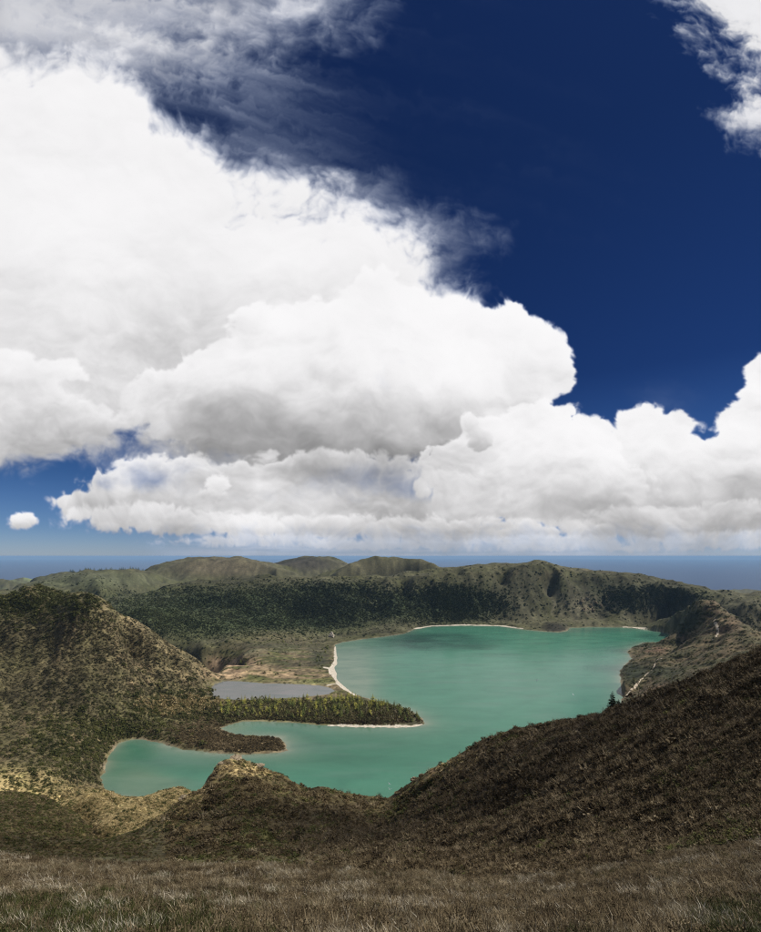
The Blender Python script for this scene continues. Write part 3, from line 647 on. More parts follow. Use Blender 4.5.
# the sea, far below beyond the rim
m, T, b = newmat('sea_water'); b.inputs['Base Color'].default_value = (.010, .030, .085, 1); b.inputs['Roughness'].default_value = .4; b.inputs['Specular IOR Level'].default_value = .18
SEA = -600.
ang = np.linspace(0, 2*math.pi, 97)[:-1]; rr = [2500, 7000, 20000, 60000, 150000]
sv = [(0, 0, SEA)]+[(r*math.sin(a), r*math.cos(a), SEA) for r in rr for a in ang]
sf = [(0, 1+(i+1) % 96, 1+i) for i in range(96)]
bmf = sf+[t for j in range(4) for i in range(96) for t in ((1+j*96+i, 1+j*96+(i+1) % 96, 1+(j+1)*96+(i+1) % 96), (1+j*96+i, 1+(j+1)*96+(i+1) % 96, 1+(j+1)*96+i))]
tag(link('sea', mesh_np('sea', sv, bmf, m)), 'deep blue ocean beyond the island out to the horizon', kind='structure')

# ------------------------------------------------------------------ beaches and paths, draped on the land
def drape(name, ptsx, wid, mat, label, lift=.35, water=False, seed=1, wv_=None):
    wv_ = .35 if name == 'path' else 1.3
    p = np.array(ptsx, float); rs_ = np.random.RandomState(seed)
    # px, py -> where that line of sight meets the built surface
    out = []
    for a, b_ in zip(p[:-1], p[1:]):
        n = max(2, int(np.hypot(*(b_-a)[:2])/1.2)); 
        for i in range(n): out.append(a+(b_-a)*i/n)
    out.append(p[-1]); out = np.array(out); W3 = []
    for a, b_, w_ in out:
        u = (a-CX)/F; j0 = np.searchsorted(LV, math.log(480)); i = int(np.clip((u-U[0])/(U[-1]-U[0])*(NU-1), 0, NU-1))
        s = -(b_-CY)/F; colz = sl[j0:, i]; hit = np.argmax(np.maximum(colz, -H/YY[j0:, i]) >= s)+j0
        y = YY[hit, i]; W3.append((u*y, y, w_))
    W3 = np.array(W3); k = np.array([1, 2, 3, 2, 1.])/9
    for c in (0, 1):
        q_ = np.pad(W3[:, c], 2, mode='edge'); W3[:, c] = np.convolve(q_, k, 'valid')
    t = np.gradient(W3[:, :2], axis=0); t /= np.linalg.norm(t, axis=1)[:, None]+1e-9; nrm = np.stack([-t[:, 1], t[:, 0]], 1)
    wv = W3[:, 2]*np.clip(1+wv_*fbm(np.arange(len(W3))/5.+seed, np.zeros(len(W3))+len(W3)*.37, 3), .35, 1.8); rows = []
    for s_ in (-1, -.5, 0, .5, 1):
        q_ = W3[:, :2]+nrm*(wv*s_/2)[:, None]; z = height(q_[:, 0], q_[:, 1])+lift*(1-.8*abs(s_))
        z = np.maximum(z, .10)
        rows.append(np.column_stack([q_, z]))
    v = np.stack(rows, 1).reshape(-1, 3); n = len(W3)
    f = [(i*5+j, i*5+j+1, (i+1)*5+j+1, (i+1)*5+j) for i in range(n-1) for j in range(4)]
    return tag(link(name, mesh_np(name, v, f, mat)), label, kind='structure')
m_sand, T, b = newmat('pumice_sand'); gg = T.n('ShaderNodeNewGeometry')
T.l(T.ramp(T.noise(gg.outputs['Position'], .25, 6), [(.3, (.42, .36, .27)), (.7, (.70, .64, .53))]), b.inputs['Base Color'])
m_path, T, b = newmat('bare_track'); gg = T.n('ShaderNodeNewGeometry')
T.l(T.ramp(T.noise(gg.outputs['Position'], .3, 6), [(.3, (.34, .26, .18)), (.7, (.62, .54, .42))]), b.inputs['Base Color'])
drape('beach', [(327, 726.2, 5), (345, 726.4, 9), (370, 727, 10), (400, 727.2, 10), (415, 726.5, 6), (423, 724.5, 4)], 0, m_sand, 'white pumice beach along the near side of the wooded spit')
drape('beach', [(335.3, 646, 4), (335, 653, 6), (335.8, 660, 9), (334.5, 665, 12), (331, 668.5, 16), (332.5, 673, 14), (334.5, 678, 9), (339, 684.5, 9), (346, 690, 8), (356, 696, 6)], 0, m_sand, 'white beach curving along the narrow neck between lagoon and lake')
drape('beach', [(322, 667, 6), (326, 668, 10), (331, 669, 14)], 0, m_sand, 'short white sand tongue pointing inland from the neck beach')
drape('beach', [(326, 686.5, 4), (330, 684.6, 5), (337, 684.2, 5)], 0, m_sand, 'small curved sand edge at the end of the grey lagoon')
drape('beach', [(414, 629, 12), (431, 626.2, 16), (462, 625.2, 18), (480, 625.6, 16), (500, 626, 14), (524, 629.3, 8)], 0, m_sand, 'long pale beach on the far shore of the lake')
drape('beach', [(622, 627.2, 12), (632, 627.5, 22), (640, 628.5, 18), (648, 630, 10)], 0, m_sand, 'small white beach below the far crater wall on the right')
drape('path', [(624, 699, 3.5), (630, 692, 4), (636, 686, 4.2), (641, 680, 4), (646, 675, 4), (651, 671, 3.5)], 0, m_path, 'pale track climbing steeply behind the lone tree', .5)
drape('path', [(651, 671, 3), (655, 667, 3), (655, 662, 3), (659, 659, 3), (664, 659, 3)], 0, m_path, 'thin zigzag track on the headland', .5)
drape('path', [(715, 616, 6), (714, 621, 6), (717, 627, 6), (718, 633, 6), (716, 638, 5), (712, 642, 4)], 0, m_path, 'winding pale track on the brown slope at right', .6)

# ------------------------------------------------------------------ unseen clouds added up-sun, laid out from the patches of land they shade
THIN = .80
m_cl, T, b = newmat('cloud_vapour'); b.inputs['Base Color'].default_value = (.9, .9, .9, 1); b.inputs['Roughness'].default_value = 1
tr = T.n('ShaderNodeBsdfTranslucent'); tr.inputs[0].default_value = (.9, .9, .9, 1); mx = T.n('ShaderNodeMixShader'); mx.inputs[0].default_value = .45
T.l(b.outputs[0], mx.inputs[1]); T.l(tr.outputs[0], mx.inputs[2]); 
# vapour: thin enough for part of the sun to come through, thinner still at the ragged edges
lw = T.n('ShaderNodeLayerWeight'); lw.inputs[0].default_value = .5; tp = T.n('ShaderNodeBsdfTransparent'); m2 = T.n('ShaderNodeMixShader')
gp = T.n('ShaderNodeNewGeometry'); nf = T.m('MULTIPLY', T.m('SUBTRACT', T.noise(gp.outputs['Position'], .012, 6, .6), .5), 1.1)
T.l(T.m('ADD', T.m('ADD', THIN, nf), T.m('MULTIPLY', T.m('POWER', lw.outputs['Facing'], 2.0), .5), clamp=True), m2.inputs[0]); T.l(mx.outputs[0], m2.inputs[1]); T.l(tp.outputs[0], m2.inputs[2])
T.l(m2.outputs[0], [n for n in T.t.nodes if n.type == 'OUTPUT_MATERIAL'][0].inputs[0])

def overhead(patches, hgt, label, seed):
    k_ = (hgt-H)/math.tan(SUN_EL); dx, dy = k_*math.sin(SUN_AZ), k_*math.cos(SUN_AZ)
    bm = bmesh.new()
    for q_, (x, y, z, rx, ry) in enumerate(patches):
        g = (H-z)/math.tan(SUN_EL)                    # lower ground is shaded from further along the ray
        c = Vector((x+dx+g*math.sin(SUN_AZ), y+dy+g*math.cos(SUN_AZ), hgt)); n0 = len(bm.verts)
        bmesh.ops.create_icosphere(bm, subdivisions=4, radius=1); bm.verts.ensure_lookup_table(); vs = bm.verts[n0:]
        p = np.array([v_.co[:] for v_ in vs]); o_ = seed*7.1+q_*3.3
        kk = 1+.42*fbm(p[:, 0]*1.6+o_, p[:, 1]*1.6+p[:, 2]*1.1, 5, .6)+.10*puff(p[:, 0]*4+o_, p[:, 1]*4+p[:, 2]*2)
        for v_, s_, co_ in zip(vs, kk.tolist(), p.tolist()):
            zz = co_[2]*s_*(.42 if co_[2] > 0 else .12)*min(rx, ry)
            v_.co = c+Vector((co_[0]*s_*rx, co_[1]*s_*ry, zz))
    me = bpy.data.meshes.new('shade_cloud'); bm.to_mesh(me); bm.free(); me.materials.append(m_cl); me.polygons.foreach_set('use_smooth', [True]*len(me.polygons))
    return tag(link('shade_cloud', me), label, kind='structure')
NEAR = [(130, 135, 255, 120, 75), (55, 165, 220, 70, 55), (-75, 205, 180, 72, 58), (-10, 220, 170, 55, 42), (-225, 240, 160, 78, 78), (-120, 130, 220, 90, 50)]
overhead(NEAR, 3300, 'unseen cumulus added overhead to shade the near slopes', 1)
overhead([(-520, 2200, 80, 430, 300), (60, 2330, 60, 430, 240), (230, 1760, 0, 200, 150), (80, 1860, 0, 160, 120), (-900, 2600, 120, 300, 250), (640, 2420, 90, 180, 150)], 4300, 'unseen cumulus added to shade the far forest and lake', 2)
overhead([(1280, 2420, 130, 330, 190), (1130, 1850, 60, 110, 120), (640, 1330, 10, 90, 70)], 4200, 'unseen cumulus added to shade the right rim', 3)
overhead([(-760, 960, 160, 130, 110), (-560, 840, 60, 90, 60)], 3900, 'unseen cumulus added to shade the left hill', 4)

# ------------------------------------------------------------------ vegetation meshes
def blades(n, h, w, spread, lean, seed, curl=.5):
    r = random.Random(seed); v = []; f = []
    for _ in range(n):
        a = r.uniform(0, 2*math.pi); d = r.uniform(0, spread); x, y = d*math.cos(a), d*math.sin(a); hh = h*r.uniform(.45, 1.1)
        la = r.uniform(0, 2*math.pi); ln = lean*r.uniform(.1, 1)*hh; dx, dy = math.cos(la)*ln, math.sin(la)*ln
        t = r.uniform(0, math.pi); wx, wy = math.cos(t)*w/2, math.sin(t)*w/2; i = len(v)
        v += [(x-wx, y-wy, 0), (x+wx, y+wy, 0), (x-wx*.8+dx*.35, y-wy*.8+dy*.35, hh*.55), (x+wx*.8+dx*.35, y+wy*.8+dy*.35, hh*.55), (x+dx, y+dy, hh*(1-.3*curl*r.random()))]
        f += [(i, i+1, i+3, i+2), (i+2, i+3, i+4, i+4)]
    return v, [q if q[2] != q[3] else q[:3] for q in f]
def clump(n, seed, h=.8, leaf=.16, flat_=1.0, stems=6):
    r = random.Random(seed); v = []; f = []
    for _ in range(n):
        a = r.uniform(0, 2*math.pi); e = math.asin(r.uniform(0, 1)); rad = .5*r.uniform(.55, 1.0)*(1+.25*math.sin(3*a+seed))
        c = Vector((rad*math.cos(e)*math.cos(a), rad*math.cos(e)*math.sin(a), h*.9*math.sin(e)*r.uniform(.6, 1)+.04))
        nrm = Vector((r.gauss(0, 1), r.gauss(0, 1), r.gauss(.2, 1))).normalized(); t1 = nrm.orthogonal().normalized(); t2 = nrm.cross(t1)
        s = leaf*r.uniform(.6, 1.3); i = len(v)
        v += [tuple(c+t1*s), tuple(c+t2*s*.6), tuple(c-t1*s), tuple(c-t2*s*.6)]; f.append((i, i+1, i+2, i+3))
    for _ in range(stems):
        a = r.uniform(0, 6.28); c = Vector((.3*math.cos(a), .3*math.sin(a), 0)); tt = Vector((.5*math.cos(a), .5*math.sin(a), h*r.uniform(.7, 1.1))); i = len(v)
        s = Vector((-math.sin(a), math.cos(a), 0))*.02; v += [tuple(c*.3-s), tuple(c*.3+s), tuple(tt+s*.4), tuple(tt-s*.4)]; f.append((i, i+1, i+2, i+3))
    return v, f
def pymesh(name, vf, mats, fm=None):
    me = bpy.data.meshes.new(name); me.from_pydata(vf[0], [], vf[1])
    for mm in mats: me.materials.append(mm)
    if fm: me.polygons.foreach_set('material_index', fm)
    me.update(); return me
def scatter(name, proto_me, P3, scl, rot, label, cat, group=None):
    po = bpy.data.objects.new(name+'_plant', proto_me)            # never linked: only the mould for the sown plants
    me = bpy.data.meshes.new(name); n = len(P3); me.vertices.add(n); me.vertices.foreach_set('co', np.asarray(P3, np.float32).ravel())
    a = me.attributes.new('plant_scale', 'FLOAT_VECTOR', 'POINT'); a.data.foreach_set('vector', np.asarray(scl, np.float32).ravel())
    a = me.attributes.new('plant_turn', 'FLOAT_VECTOR', 'POINT'); a.data.foreach_set('vector', np.asarray(rot, np.float32).ravel())
    o = link(name, me); ng = bpy.data.node_groups.new(name+'_sow', 'GeometryNodeTree')
    ng.interface.new_socket('Geometry', in_out='INPUT', socket_type='NodeSocketGeometry'); ng.interface.new_socket('Geometry', in_out='OUTPUT', socket_type='NodeSocketGeometry')
    G = NT(ng); gi = G.n('NodeGroupInput'); go = G.n('NodeGroupOutput'); mp = G.n('GeometryNodeMeshToPoints'); ip = G.n('GeometryNodeInstanceOnPoints'); oi = G.n('GeometryNodeObjectInfo')
    oi.inputs['Object'].default_value = po; oi.inputs['As Instance'].default_value = True
    s = G.n('GeometryNodeInputNamedAttribute', data_type='FLOAT_VECTOR'); s.inputs['Name'].default_value = 'plant_scale'
    t = G.n('GeometryNodeInputNamedAttribute', data_type='FLOAT_VECTOR'); t.inputs['Name'].default_value = 'plant_turn'
    G.l(gi.outputs[0], mp.inputs['Mesh']); G.l(mp.outputs[0], ip.inputs['Points']); G.l(oi.outputs['Geometry'], ip.inputs['Instance'])
    G.l(s.outputs['Attribute'], ip.inputs['Scale']); G.l(t.outputs['Attribute'], ip.inputs['Rotation']); G.l(ip.outputs[0], go.inputs[0])
    md = o.modifiers.new('sow', 'NODES'); md.node_group = ng
    return tag(o, label, cat, group, 'stuff')
RN = np.random.RandomState(11)
cellw = np.clip(area, .02, 3)*(DS > 4)*(YY > 9)
def sow(n, weight):
    p = (cellw*weight).ravel(); s_ = p.sum()
    i = RN.choice(len(p), n, p=p/s_); j, k = np.divmod(i, NU); j = np.minimum(j, NV-2); k = np.minimum(k, NU-2)
    v = LV[j]+RN.rand(n)*(LV[j+1]-LV[j]); u = U[k]+RN.rand(n)*(U[1]-U[0]); y = np.exp(v); x = u*y
    return x, y, height(x, y)
def put(name, me, n, weight, size, label, cat, sink=.05, tall=(.7, 1.3), tilt=.15, grow=0.):
    """size in metres at its distance: size(y) gives a plant's width"""
    x, y, z = sow(n, weight); s = size(y)*np.clip(np.exp(RN.normal(-.06, .34, n)), .45, 2.3); h = s*RN.uniform(*tall, n)
    rot = np.stack([RN.normal(0, tilt, n), RN.normal(0, tilt, n), RN.rand(n)*6.283], 1)
    return scatter(name, me, np.stack([x, y, z-sink*s], 1), np.stack([s, s, h], 1), rot, label, cat)

m_dry = var_mat('dry_grass', [(.10, .076, .042), (.23, .185, .11), (.50, .43, .29), (.15, .112, .062)], .7, 1.2)
m_gre = var_mat('green_grass', [(.026, .034, .009), (.052, .062, .016), (.10, .105, .032)], .7, 1.0)
m_hea = var_mat('heather_twigs', [(.026, .020, .011), (.075, .054, .028), (.16, .122, .068), (.32, .26, .165)], .8, .35)
m_shr = var_mat('hill_shrub', [(.040, .031, .015), (.080, .060, .028), (.135, .10, .050), (.24, .185, .105)], .85, .02)
m_shg = var_mat('green_shrub', [(.034, .038, .012), (.070, .076, .022), (.125, .12, .036)], .85, .03)
m_tan = var_mat('straw_tussock', [(.18, .14, .06), (.36, .28, .13), (.56, .45, .25)], .85, .06)
me_dry = pymesh('dry_tuft', blades(16, 1, .028, .28, .55, 3), [m_dry]); me_gre = pymesh('green_tuft', blades(22, 1, .04, .4, .7, 5), [m_gre])
me_hea = pymesh('heather_bush', clump(64, 4, .75, .085, 1, 16), [m_hea]); me_shr = pymesh('shrub_mound', clump(80, 9, .6, .11), [m_shr])
me_shg = pymesh('green_mound', clump(80, 12, .7, .11), [m_shg]); me_tan = pymesh('straw_mound', clump(60, 15, .5, .10, 1, 10), [m_tan])
me_hen = pymesh('heather_sprig_bush', clump(170, 41, .6, .036, 1, 7), [m_hea])
nearw = (YY < 40)*1.0; pat = fbm(XX/2.4, YY/2.4, 4); pat2 = fbm(XX/5+7, YY/5, 3)
put('heather', me_hen, 32000, nearw*(1-.6*GREEN)*sstep(-.5, .25, -pat+.3*pat2), lambda y: .36+0*y, 'low dark heather over the foreground slope', 'heather', .1, (.45, .95))
put('dry_grass', me_dry, 34000, nearw*(1-.85*GREEN)*(.03+sstep(-.05, .35, pat+.4*pat2)), lambda y: .17+0*y, 'pale dry grass stems across the foreground brow', 'dry grass', .02, (.7, 1.5), .22)
m_stm = var_mat('bleached_stems', [(.40, .34, .24), (.62, .55, .42), (.74, .68, .55)], .7, .8)
m_str = var_mat('rib_scrub', [(.085, .068, .034), (.15, .115, .062), (.22, .17, .10)], .85, .03)
me_str = pymesh('rib_mound', clump(60, 16, .5, .10, 1, 10), [m_str])
m_hsc = var_mat('hill_scrub', [(.056, .054, .026), (.084, .076, .037), (.112, .098, .050)], .9, .015)
me_hsc = pymesh('scrub_mound', clump(70, 19, .5, .12), [m_hsc])
me_stm = pymesh('bleached_stems', blades(6, 1, .035, .22, .75, 8), [m_stm])
put('dry_grass', me_stm, 17000, nearw*(1-.6*GREEN)*(.06+sstep(.05, .4, pat-.5*pat2)), lambda y: .21+0*y, 'bleached bent stems standing out of the heath', 'dry grass', .02, (.6, 1.3), .3)
put('grass', me_gre, 30000, nearw*(GREEN+.02+.5*sstep(.2, .5, fbm(XX/1.8+5, YY/1.8, 3))), lambda y: .16+0*y, 'short green grass in the two lower corners', 'grass', .02, (.6, 1.2), .2)
rsw = sstep(38, 44, YY)*(1-sstep(330, 420, YY))*(PX > 165)
rp = fbm(XX/12, YY/12, 4)
put('heather', me_hea, 26000, rsw*(PX > 330)*(1-sstep(220, 270, YY))*(1+.7*rp), lambda y: np.clip(.0105*y, .55, 1.6), 'brown heather bushes covering the right hand slope', 'heather', .12, (.5, 1.0))
m_pal = var_mat('bleached_twigs', [(.09, .062, .036), (.20, .15, .09), (.36, .29, .19), (.14, .10, .058)], .8, .2)
me_pal = pymesh('bleached_bush', clump(30, 33, .8, .075, 1, 14), [m_pal])
put('heather', me_pal, 17000, rsw*(PX > 300)*(1-sstep(220, 270, YY))*(1-.6*rp), lambda y: np.clip(.0070*y, .4, 1.2), 'bleached heather twigs speckling the right hand slope', 'heather', .02, (.6, 1.2))
put('shrubs', me_shr, 15000, rsw*(1+.6*rp)*(1-.8*blob(235, 768, 40, 9))*(1-.7*blob(445, 762, 40, 9)), lambda y: np.clip(.009*y, .6, 2.4), 'brown shrubs over the middle hill and right slope', 'shrubs', .12, (.5, 1.))
put('shrubs', me_shg, 4500, rsw*sstep(.0, .4, nz(30, 5, 3)+.15), lambda y: np.clip(.008*y, .6, 2.2), 'mossy green shrubs on the middle hill', 'shrubs', .15, (.45, .9))
put('ferns', me_shg, 2600, rsw*sstep(.12, .34, fbm(XX/15+3, YY/15+9, 4))*(YY < 260), lambda y: np.clip(.012*y, .8, 2.6), 'green fern patches on the dark slopes', 'ferns', .15, (.35, .7))
put('bushes', me_hea, 1500, rsw*(YY > 60)*(rp > .05), lambda y: np.clip(.022*y, 1.4, 4.2), 'larger dark bushes dotted over the near slopes', 'bushes', .15, (.4, .8))
put('bushes', me_shg, 160, hl*(nz(60, 4, 2) > 0), lambda y: .011*y, 'larger dark green bushes dotted over the left hill', 'bushes', .2, (.4, .8))
put('tussocks', me_tan, 9000, np.clip(vl*1.5*sstep(50, 85, PX)*(1-dk)+mh*(blob(240, 768, 50, 7)+blob(440, 762, 40, 8)), 0, 2), lambda y: .0055*y, 'straw coloured tussocks in the sunlit valley', 'tussocks', .15, (.4, .9))
put('shrubs', me_shg, 6000, vl*.22+dk*.2, lambda y: .0058*y, 'olive shrubs over the low hills left of the valley', 'shrubs', .15, (.4, .9))
put('shrubs', me_shr, 4500, dk, lambda y: .0058*y, 'brown scrub on the low hill at the left edge of the valley', 'shrubs', .15, (.4, .9))
put('shrubs', me_hsc, 20000, hl*(1+.5*nz(40, 4)), lambda y: .0052*y, 'brown scrub covering the large left hill', 'shrubs', .2, (.4, .9))
put('shrubs', me_str, 5000, hl*np.clip(ridge_l*2+blob(140, 640, 60, 30)+blob(110, 765, 60, 26), 0, 1), lambda y: .0052*y, 'straw coloured scrub on the ribs of the left hill', 'shrubs', .2, (.4, .8))
put('shrubs', me_shg, 3200, np.clip(hl*(blob(100, 745, 60, 30)+blob(40, 600, 60, 16))+blob(185, 705, 40, 14)*(YY > 700)*(YY < 1200), 0, 1.4), lambda y: .0075*y, 'green bushes low on the left hill beside the bay', 'shrubs', .15, (.5, 1.1))
put('shrubs', me_shr, 3500, (blob(245, 745, 46, 9, 3)+blob(205, 735, 26, 12))*(YY > 680)*(YY < 1000), lambda y: .0052*y, 'reddish brown bushes on the small bare spit', 'shrubs', .1, (.5, 1.))
put('shrubs', me_shg, 2200, (flat*(YY > 950)*.10+rh*.35)*1.0, lambda y: .0050*y, 'low bushes scattered over the flats and headland', 'shrubs', .2, (.4, .8))
farw = far*(YY < 3000)*(DS > 12)
m_for = var_mat('far_canopy', [(.036, .047, .020), (.058, .070, .030), (.088, .094, .042)], .9, .008)
me_for = pymesh('canopy', clump(40, 21, .8, .2), [m_for])
put('forest', me_for, 32000, farw*np.clip(blob(220, 612, 130, 24, 2)+blob(330, 605, 70, 22, 2)+blob(440, 606, 60, 18, 2)+.05+blob(650, 600, 44, 12, 1.5), 0, 1), lambda y: .0036*y, 'dense dark forest on the slopes beyond the lake', 'forest', .25, (.5, .9))

# ------------------------------------------------------------------ trees
m_bark = newmat('bark')[0]; m_bark.node_tree.nodes['Principled BSDF'].inputs['Base Color'].default_value = (.085, .065, .05, 1)
def conifer(seed, tiers, rad, taper, gap=0., leaf=.05, n=16, droop=.25, top=1.0, bare=.14):
    """unit-height conifer: (verts, faces) of trunk and of the crown"""
    r = random.Random(seed); tv, tf, cv, cf = [], [], [], []
    for k, (z, w) in enumerate(((0, .022), (.35, .016), (.75, .009), (1.0, .003))):
        for i in range(5): a = i*1.2566; tv.append((w*math.cos(a)+.006*math.sin(z*5), w*math.sin(a), z))
    for k in range(3):
        for i in range(5): tf.append((k*5+i, k*5+(i+1) % 5, k*5+5+(i+1) % 5, k*5+5+i))
    for t in range(tiers):
        z = bare+(.97-bare)*t/(tiers-1); R_ = rad*(1-(z-bare)/(1.02-bare))**taper*r.uniform(.75, 1.2)
        nb = max(3, int(n*(1-.6*z)))
        for i in range(nb):
            if r.random() < gap: continue
            a = 6.283*i/nb+r.uniform(-.4, .4)+t; L = R_*r.uniform(.6, 1.15)
            d = Vector((math.cos(a), math.sin(a), -droop*r.uniform(.3, 1.2))); side = Vector((-math.sin(a), math.cos(a), 0)); o = Vector((0, 0, z))
            # a bough: three overlapping sprays
            for q in (.35, .65, .95):
                c = o+d*L*q; s = L*.30*(1.25-q*.5)+leaf*.3; up = Vector((0, 0, s*.45*r.uniform(.6, 1.2))); j = len(cv)
                cv += [tuple(c-d*s*.8), tuple(c+side*s*r.uniform(.6, 1)-up*.4), tuple(c+d*s), tuple(c-side*s*r.uniform(.6, 1)-up*.4)]; cf.append((j, j+1, j+2, j+3))
                j = len(cv); cv += [tuple(c-d*s*.6-up*.2), tuple(c+up), tuple(c+d*s*.8-up*.2), tuple(c-up*.9)]; cf.append((j, j+1, j+2, j+3))
    return (tv, tf), (cv, cf)
m_con = [var_mat('conifer_yellow', [(.30, .31, .06), (.52, .49, .12), (.40, .40, .09)], .8, 0, .35), var_mat('conifer_dark', [(.085, .11, .03), (.16, .18, .05), (.24, .24, .07)], .8, 0, .1),
         var_mat('conifer_grey', [(.15, .125, .08), (.26, .22, .14), (.20, .19, .10)], .85, 0, .1)]
tree_me = []
for k, (n_t, rad, tp, gap) in enumerate(((8, .19, .75, .1), (8, .23, .8, .05), (7, .2, .7, .35))):
    for q in range(2):
        (tv, tf), (cv, cf) = conifer(50+k*7+q, n_t, rad*(1+.15*q), tp, gap, n=9)
        o_ = len(tv); f_ = tf+[tuple(i+o_ for i in f) for f in cf]
        tree_me.append((k, pymesh('conifer_tree', (tv+cv, f_), [m_bark, m_con[k]], [0]*len(tf)+[1]*len(cf))))
spit = world_poly([(224, 703), (245, 701.5), (300, 700.5), (345, 697.5), (362, 700), (385, 704.5), (405, 711), (417, 717), (422, 722), (400, 724.3), (360, 724.3), (328, 723), (260, 718.5), (240, 719.5), (226, 722), (216, 716)])
LB = ['yellow-green conifer standing among the trees on the wooded spit', 'dark green conifer standing among the trees on the wooded spit', 'thin grey-brown conifer standing near the edge of the wooded spit']
GB = ['yellow-green conifers on the wooded spit', 'dark green conifers on the wooded spit', 'thin grey-brown conifers on the wooded spit']
placed = []; rt = random.Random(5); sp_ = np.array(spit)
cand = np.random.RandomState(5).rand(12000, 2)*(sp_.max(0)-sp_.min(0))+sp_.min(0); cand = cand[poly_dist(spit, cand[:, 0], cand[:, 1]) < -1]
for x, y in cand.tolist():
    if len(placed) >= 290: break
    if any((x-a)**2+(y-b)**2 < (4.5+3*((a*7.3+b*3.1) % 1))**2 for a, b in placed): continue
    placed.append((x, y)); pu = CX+F*x/y; t_ = (y-880)/170.
    k = 0 if rt.random() < .55*min(1, max(0, t_))+.12 else (2 if rt.random() < .55-.4*t_ else 1)
    if pu > 385: k = 1 if rt.random() < .7 else 2
    me = rt.choice([m_ for kk, m_ in tree_me if kk == k]); hgt = (8+11*rt.random()**1.3)*(.75 if k == 2 else 1)*(.8 if pu > 400 else 1)
    o = link('conifer_tree', me); o.location = (x, y, float(height(x, y))-.3); wd_ = hgt*rt.uniform(.9, 1.7); o.scale = (wd_, wd_*rt.uniform(.8, 1.2), hgt); o.rotation_euler.z = rt.uniform(0, 6.28)
    tag(o, LB[k], 'tree', GB[k])
m_und = var_mat('under_scrub', [(.08, .075, .03), (.15, .14, .055), (.22, .19, .09)], .85, .02)
me_und = pymesh('under_mound', clump(50, 18, .7, .13), [m_und])
put('undergrowth', me_und, 5000, blob(300, 713, 120, 11, 3)*(YY > 860)*(YY < 1090)*(DS > 5), lambda y: .0048*y, 'olive undergrowth beneath the conifers of the spit', 'undergrowth', .1, (.7, 1.5))
put('undergrowth', me_shr, 3000, blob(320, 719, 110, 7, 3)*(YY > 860)*(YY < 980)*(DS > 3), lambda y: .0042*y, 'grey-brown thicket at the front edge of the wooded spit', 'undergrowth', .1, (.7, 1.5))
put('bushes', me_tan, 900, blob(185, 706, 40, 9, 2)*(YY > 860)*(YY < 1200)*(DS > 5), lambda y: .006*y, 'yellow-green bushes at the root of the wooded spit', 'bushes', .1, (.8, 1.6))

def tree_thing(px_, py_, Y, hgt, kind, label, seed, rad=.23, group=None, gap=.1, n=11):
    x = (px_-CX)/F*Y; z = float(height(x, Y)); r = bpy.data.objects.new('pine_tree', None); COL.objects.link(r); r.location = (x, Y, z-.1)
    (tv, tf), (cv, cf) = conifer(seed, 11, rad, .62, gap, n=n, droop=.15, bare=.10)
    a = link('trunk', pymesh('trunk', (tv, tf), [m_bark]), r); c = link('crown', pymesh('crown', (cv, cf), [kind]), r)
    for o in (a, c): o.scale = (hgt, hgt, hgt)
    return tag(r, label, 'tree', group)
m_pine = var_mat('pine_dark', [(.010, .018, .008), (.018, .028, .012), (.032, .042, .018)], .8)
def surf(px_, py_, y0, y1):            # depth at which a line of sight meets the ground between two distances
    u = (px_-CX)/F; ys__ = np.linspace(y0, y1, 400); z = (height(u*ys__, ys__)-H)/ys__; s = -(py_-CY)/F
    i = int(np.argmin(np.abs(z-s))); return float(ys__[i])
ypin = surf(612, 711.5, 120, 230)
tree_thing(612.5, 0, ypin, 20.5*ypin/F, m_pine, 'lone dark pine on the crest of the right slope against the lake', 77, .27, None, .04, 20)
tree_thing(605.5, 0, ypin*1.01, 6.0*ypin/F, m_pine, 'small dark bushy pine just left of the lone tall pine', 78, .55, None, .0, 12)
tree_thing(618.5, 0, ypin*.99, 9.0*ypin/F, m_pine, 'short dark pine just right of the lone tall pine', 79, .42, None, .0, 12)
def skyline(n, x0, x1, Ya, Yb, h0, h1, label, group, seed, me_k=1):
    rt_ = random.Random(seed)
    for _ in range(n):
        pxx = rt_.uniform(x0, x1); u = (pxx-CX)/F; ys__ = np.linspace(Ya, Yb, 200); z = (height(u*ys__, ys__)-H)/ys__; y = float(ys__[int(np.argmax(z))])
        me = rt_.choice([m_ for kk, m_ in tree_me if kk == me_k]); o = link('conifer_tree', me); hh = rt_.uniform(h0, h1)*y/F
        o.location = (u*y, y, float(height(u*y, y))-.1*hh); o.scale = (hh*1.7, hh*1.7, hh); tag(o, label, 'tree', group)
skyline(26, 84, 152, 2900, 3900, 1.5, 3.2, 'tiny dark tree on the far skyline ridge at left', 'trees on the far left skyline', 3)
skyline(7, 66, 84, 2900, 3900, 2.0, 3.4, 'tiny dark tree in the small clump at the left skyline shoulder', 'clump of trees at the left skyline shoulder', 4)
# single dark trees along the flats by the lagoon
rt = random.Random(21)
for k in range(26):
    pxx, pyy = rt.choice([(rt.uniform(205, 330), rt.uniform(636, 650)), (rt.uniform(316, 332), rt.uniform(640, 665)), (rt.uniform(215, 320), rt.uniform(657, 668))])
    y = H*F/(pyy-CY); x = (pxx-CX)/F*y; o = link('conifer_tree', rt.choice([m_ for kk, m_ in tree_me if kk == 1])); hh = rt.uniform(9, 15)
    o.location = (x, y, float(height(x, y))-.3); o.scale = (hh*1.5, hh*1.5, hh); tag(o, 'dark tree scattered on the flats behind the grey lagoon', 'tree', 'scattered trees on the flats behind the lagoon')

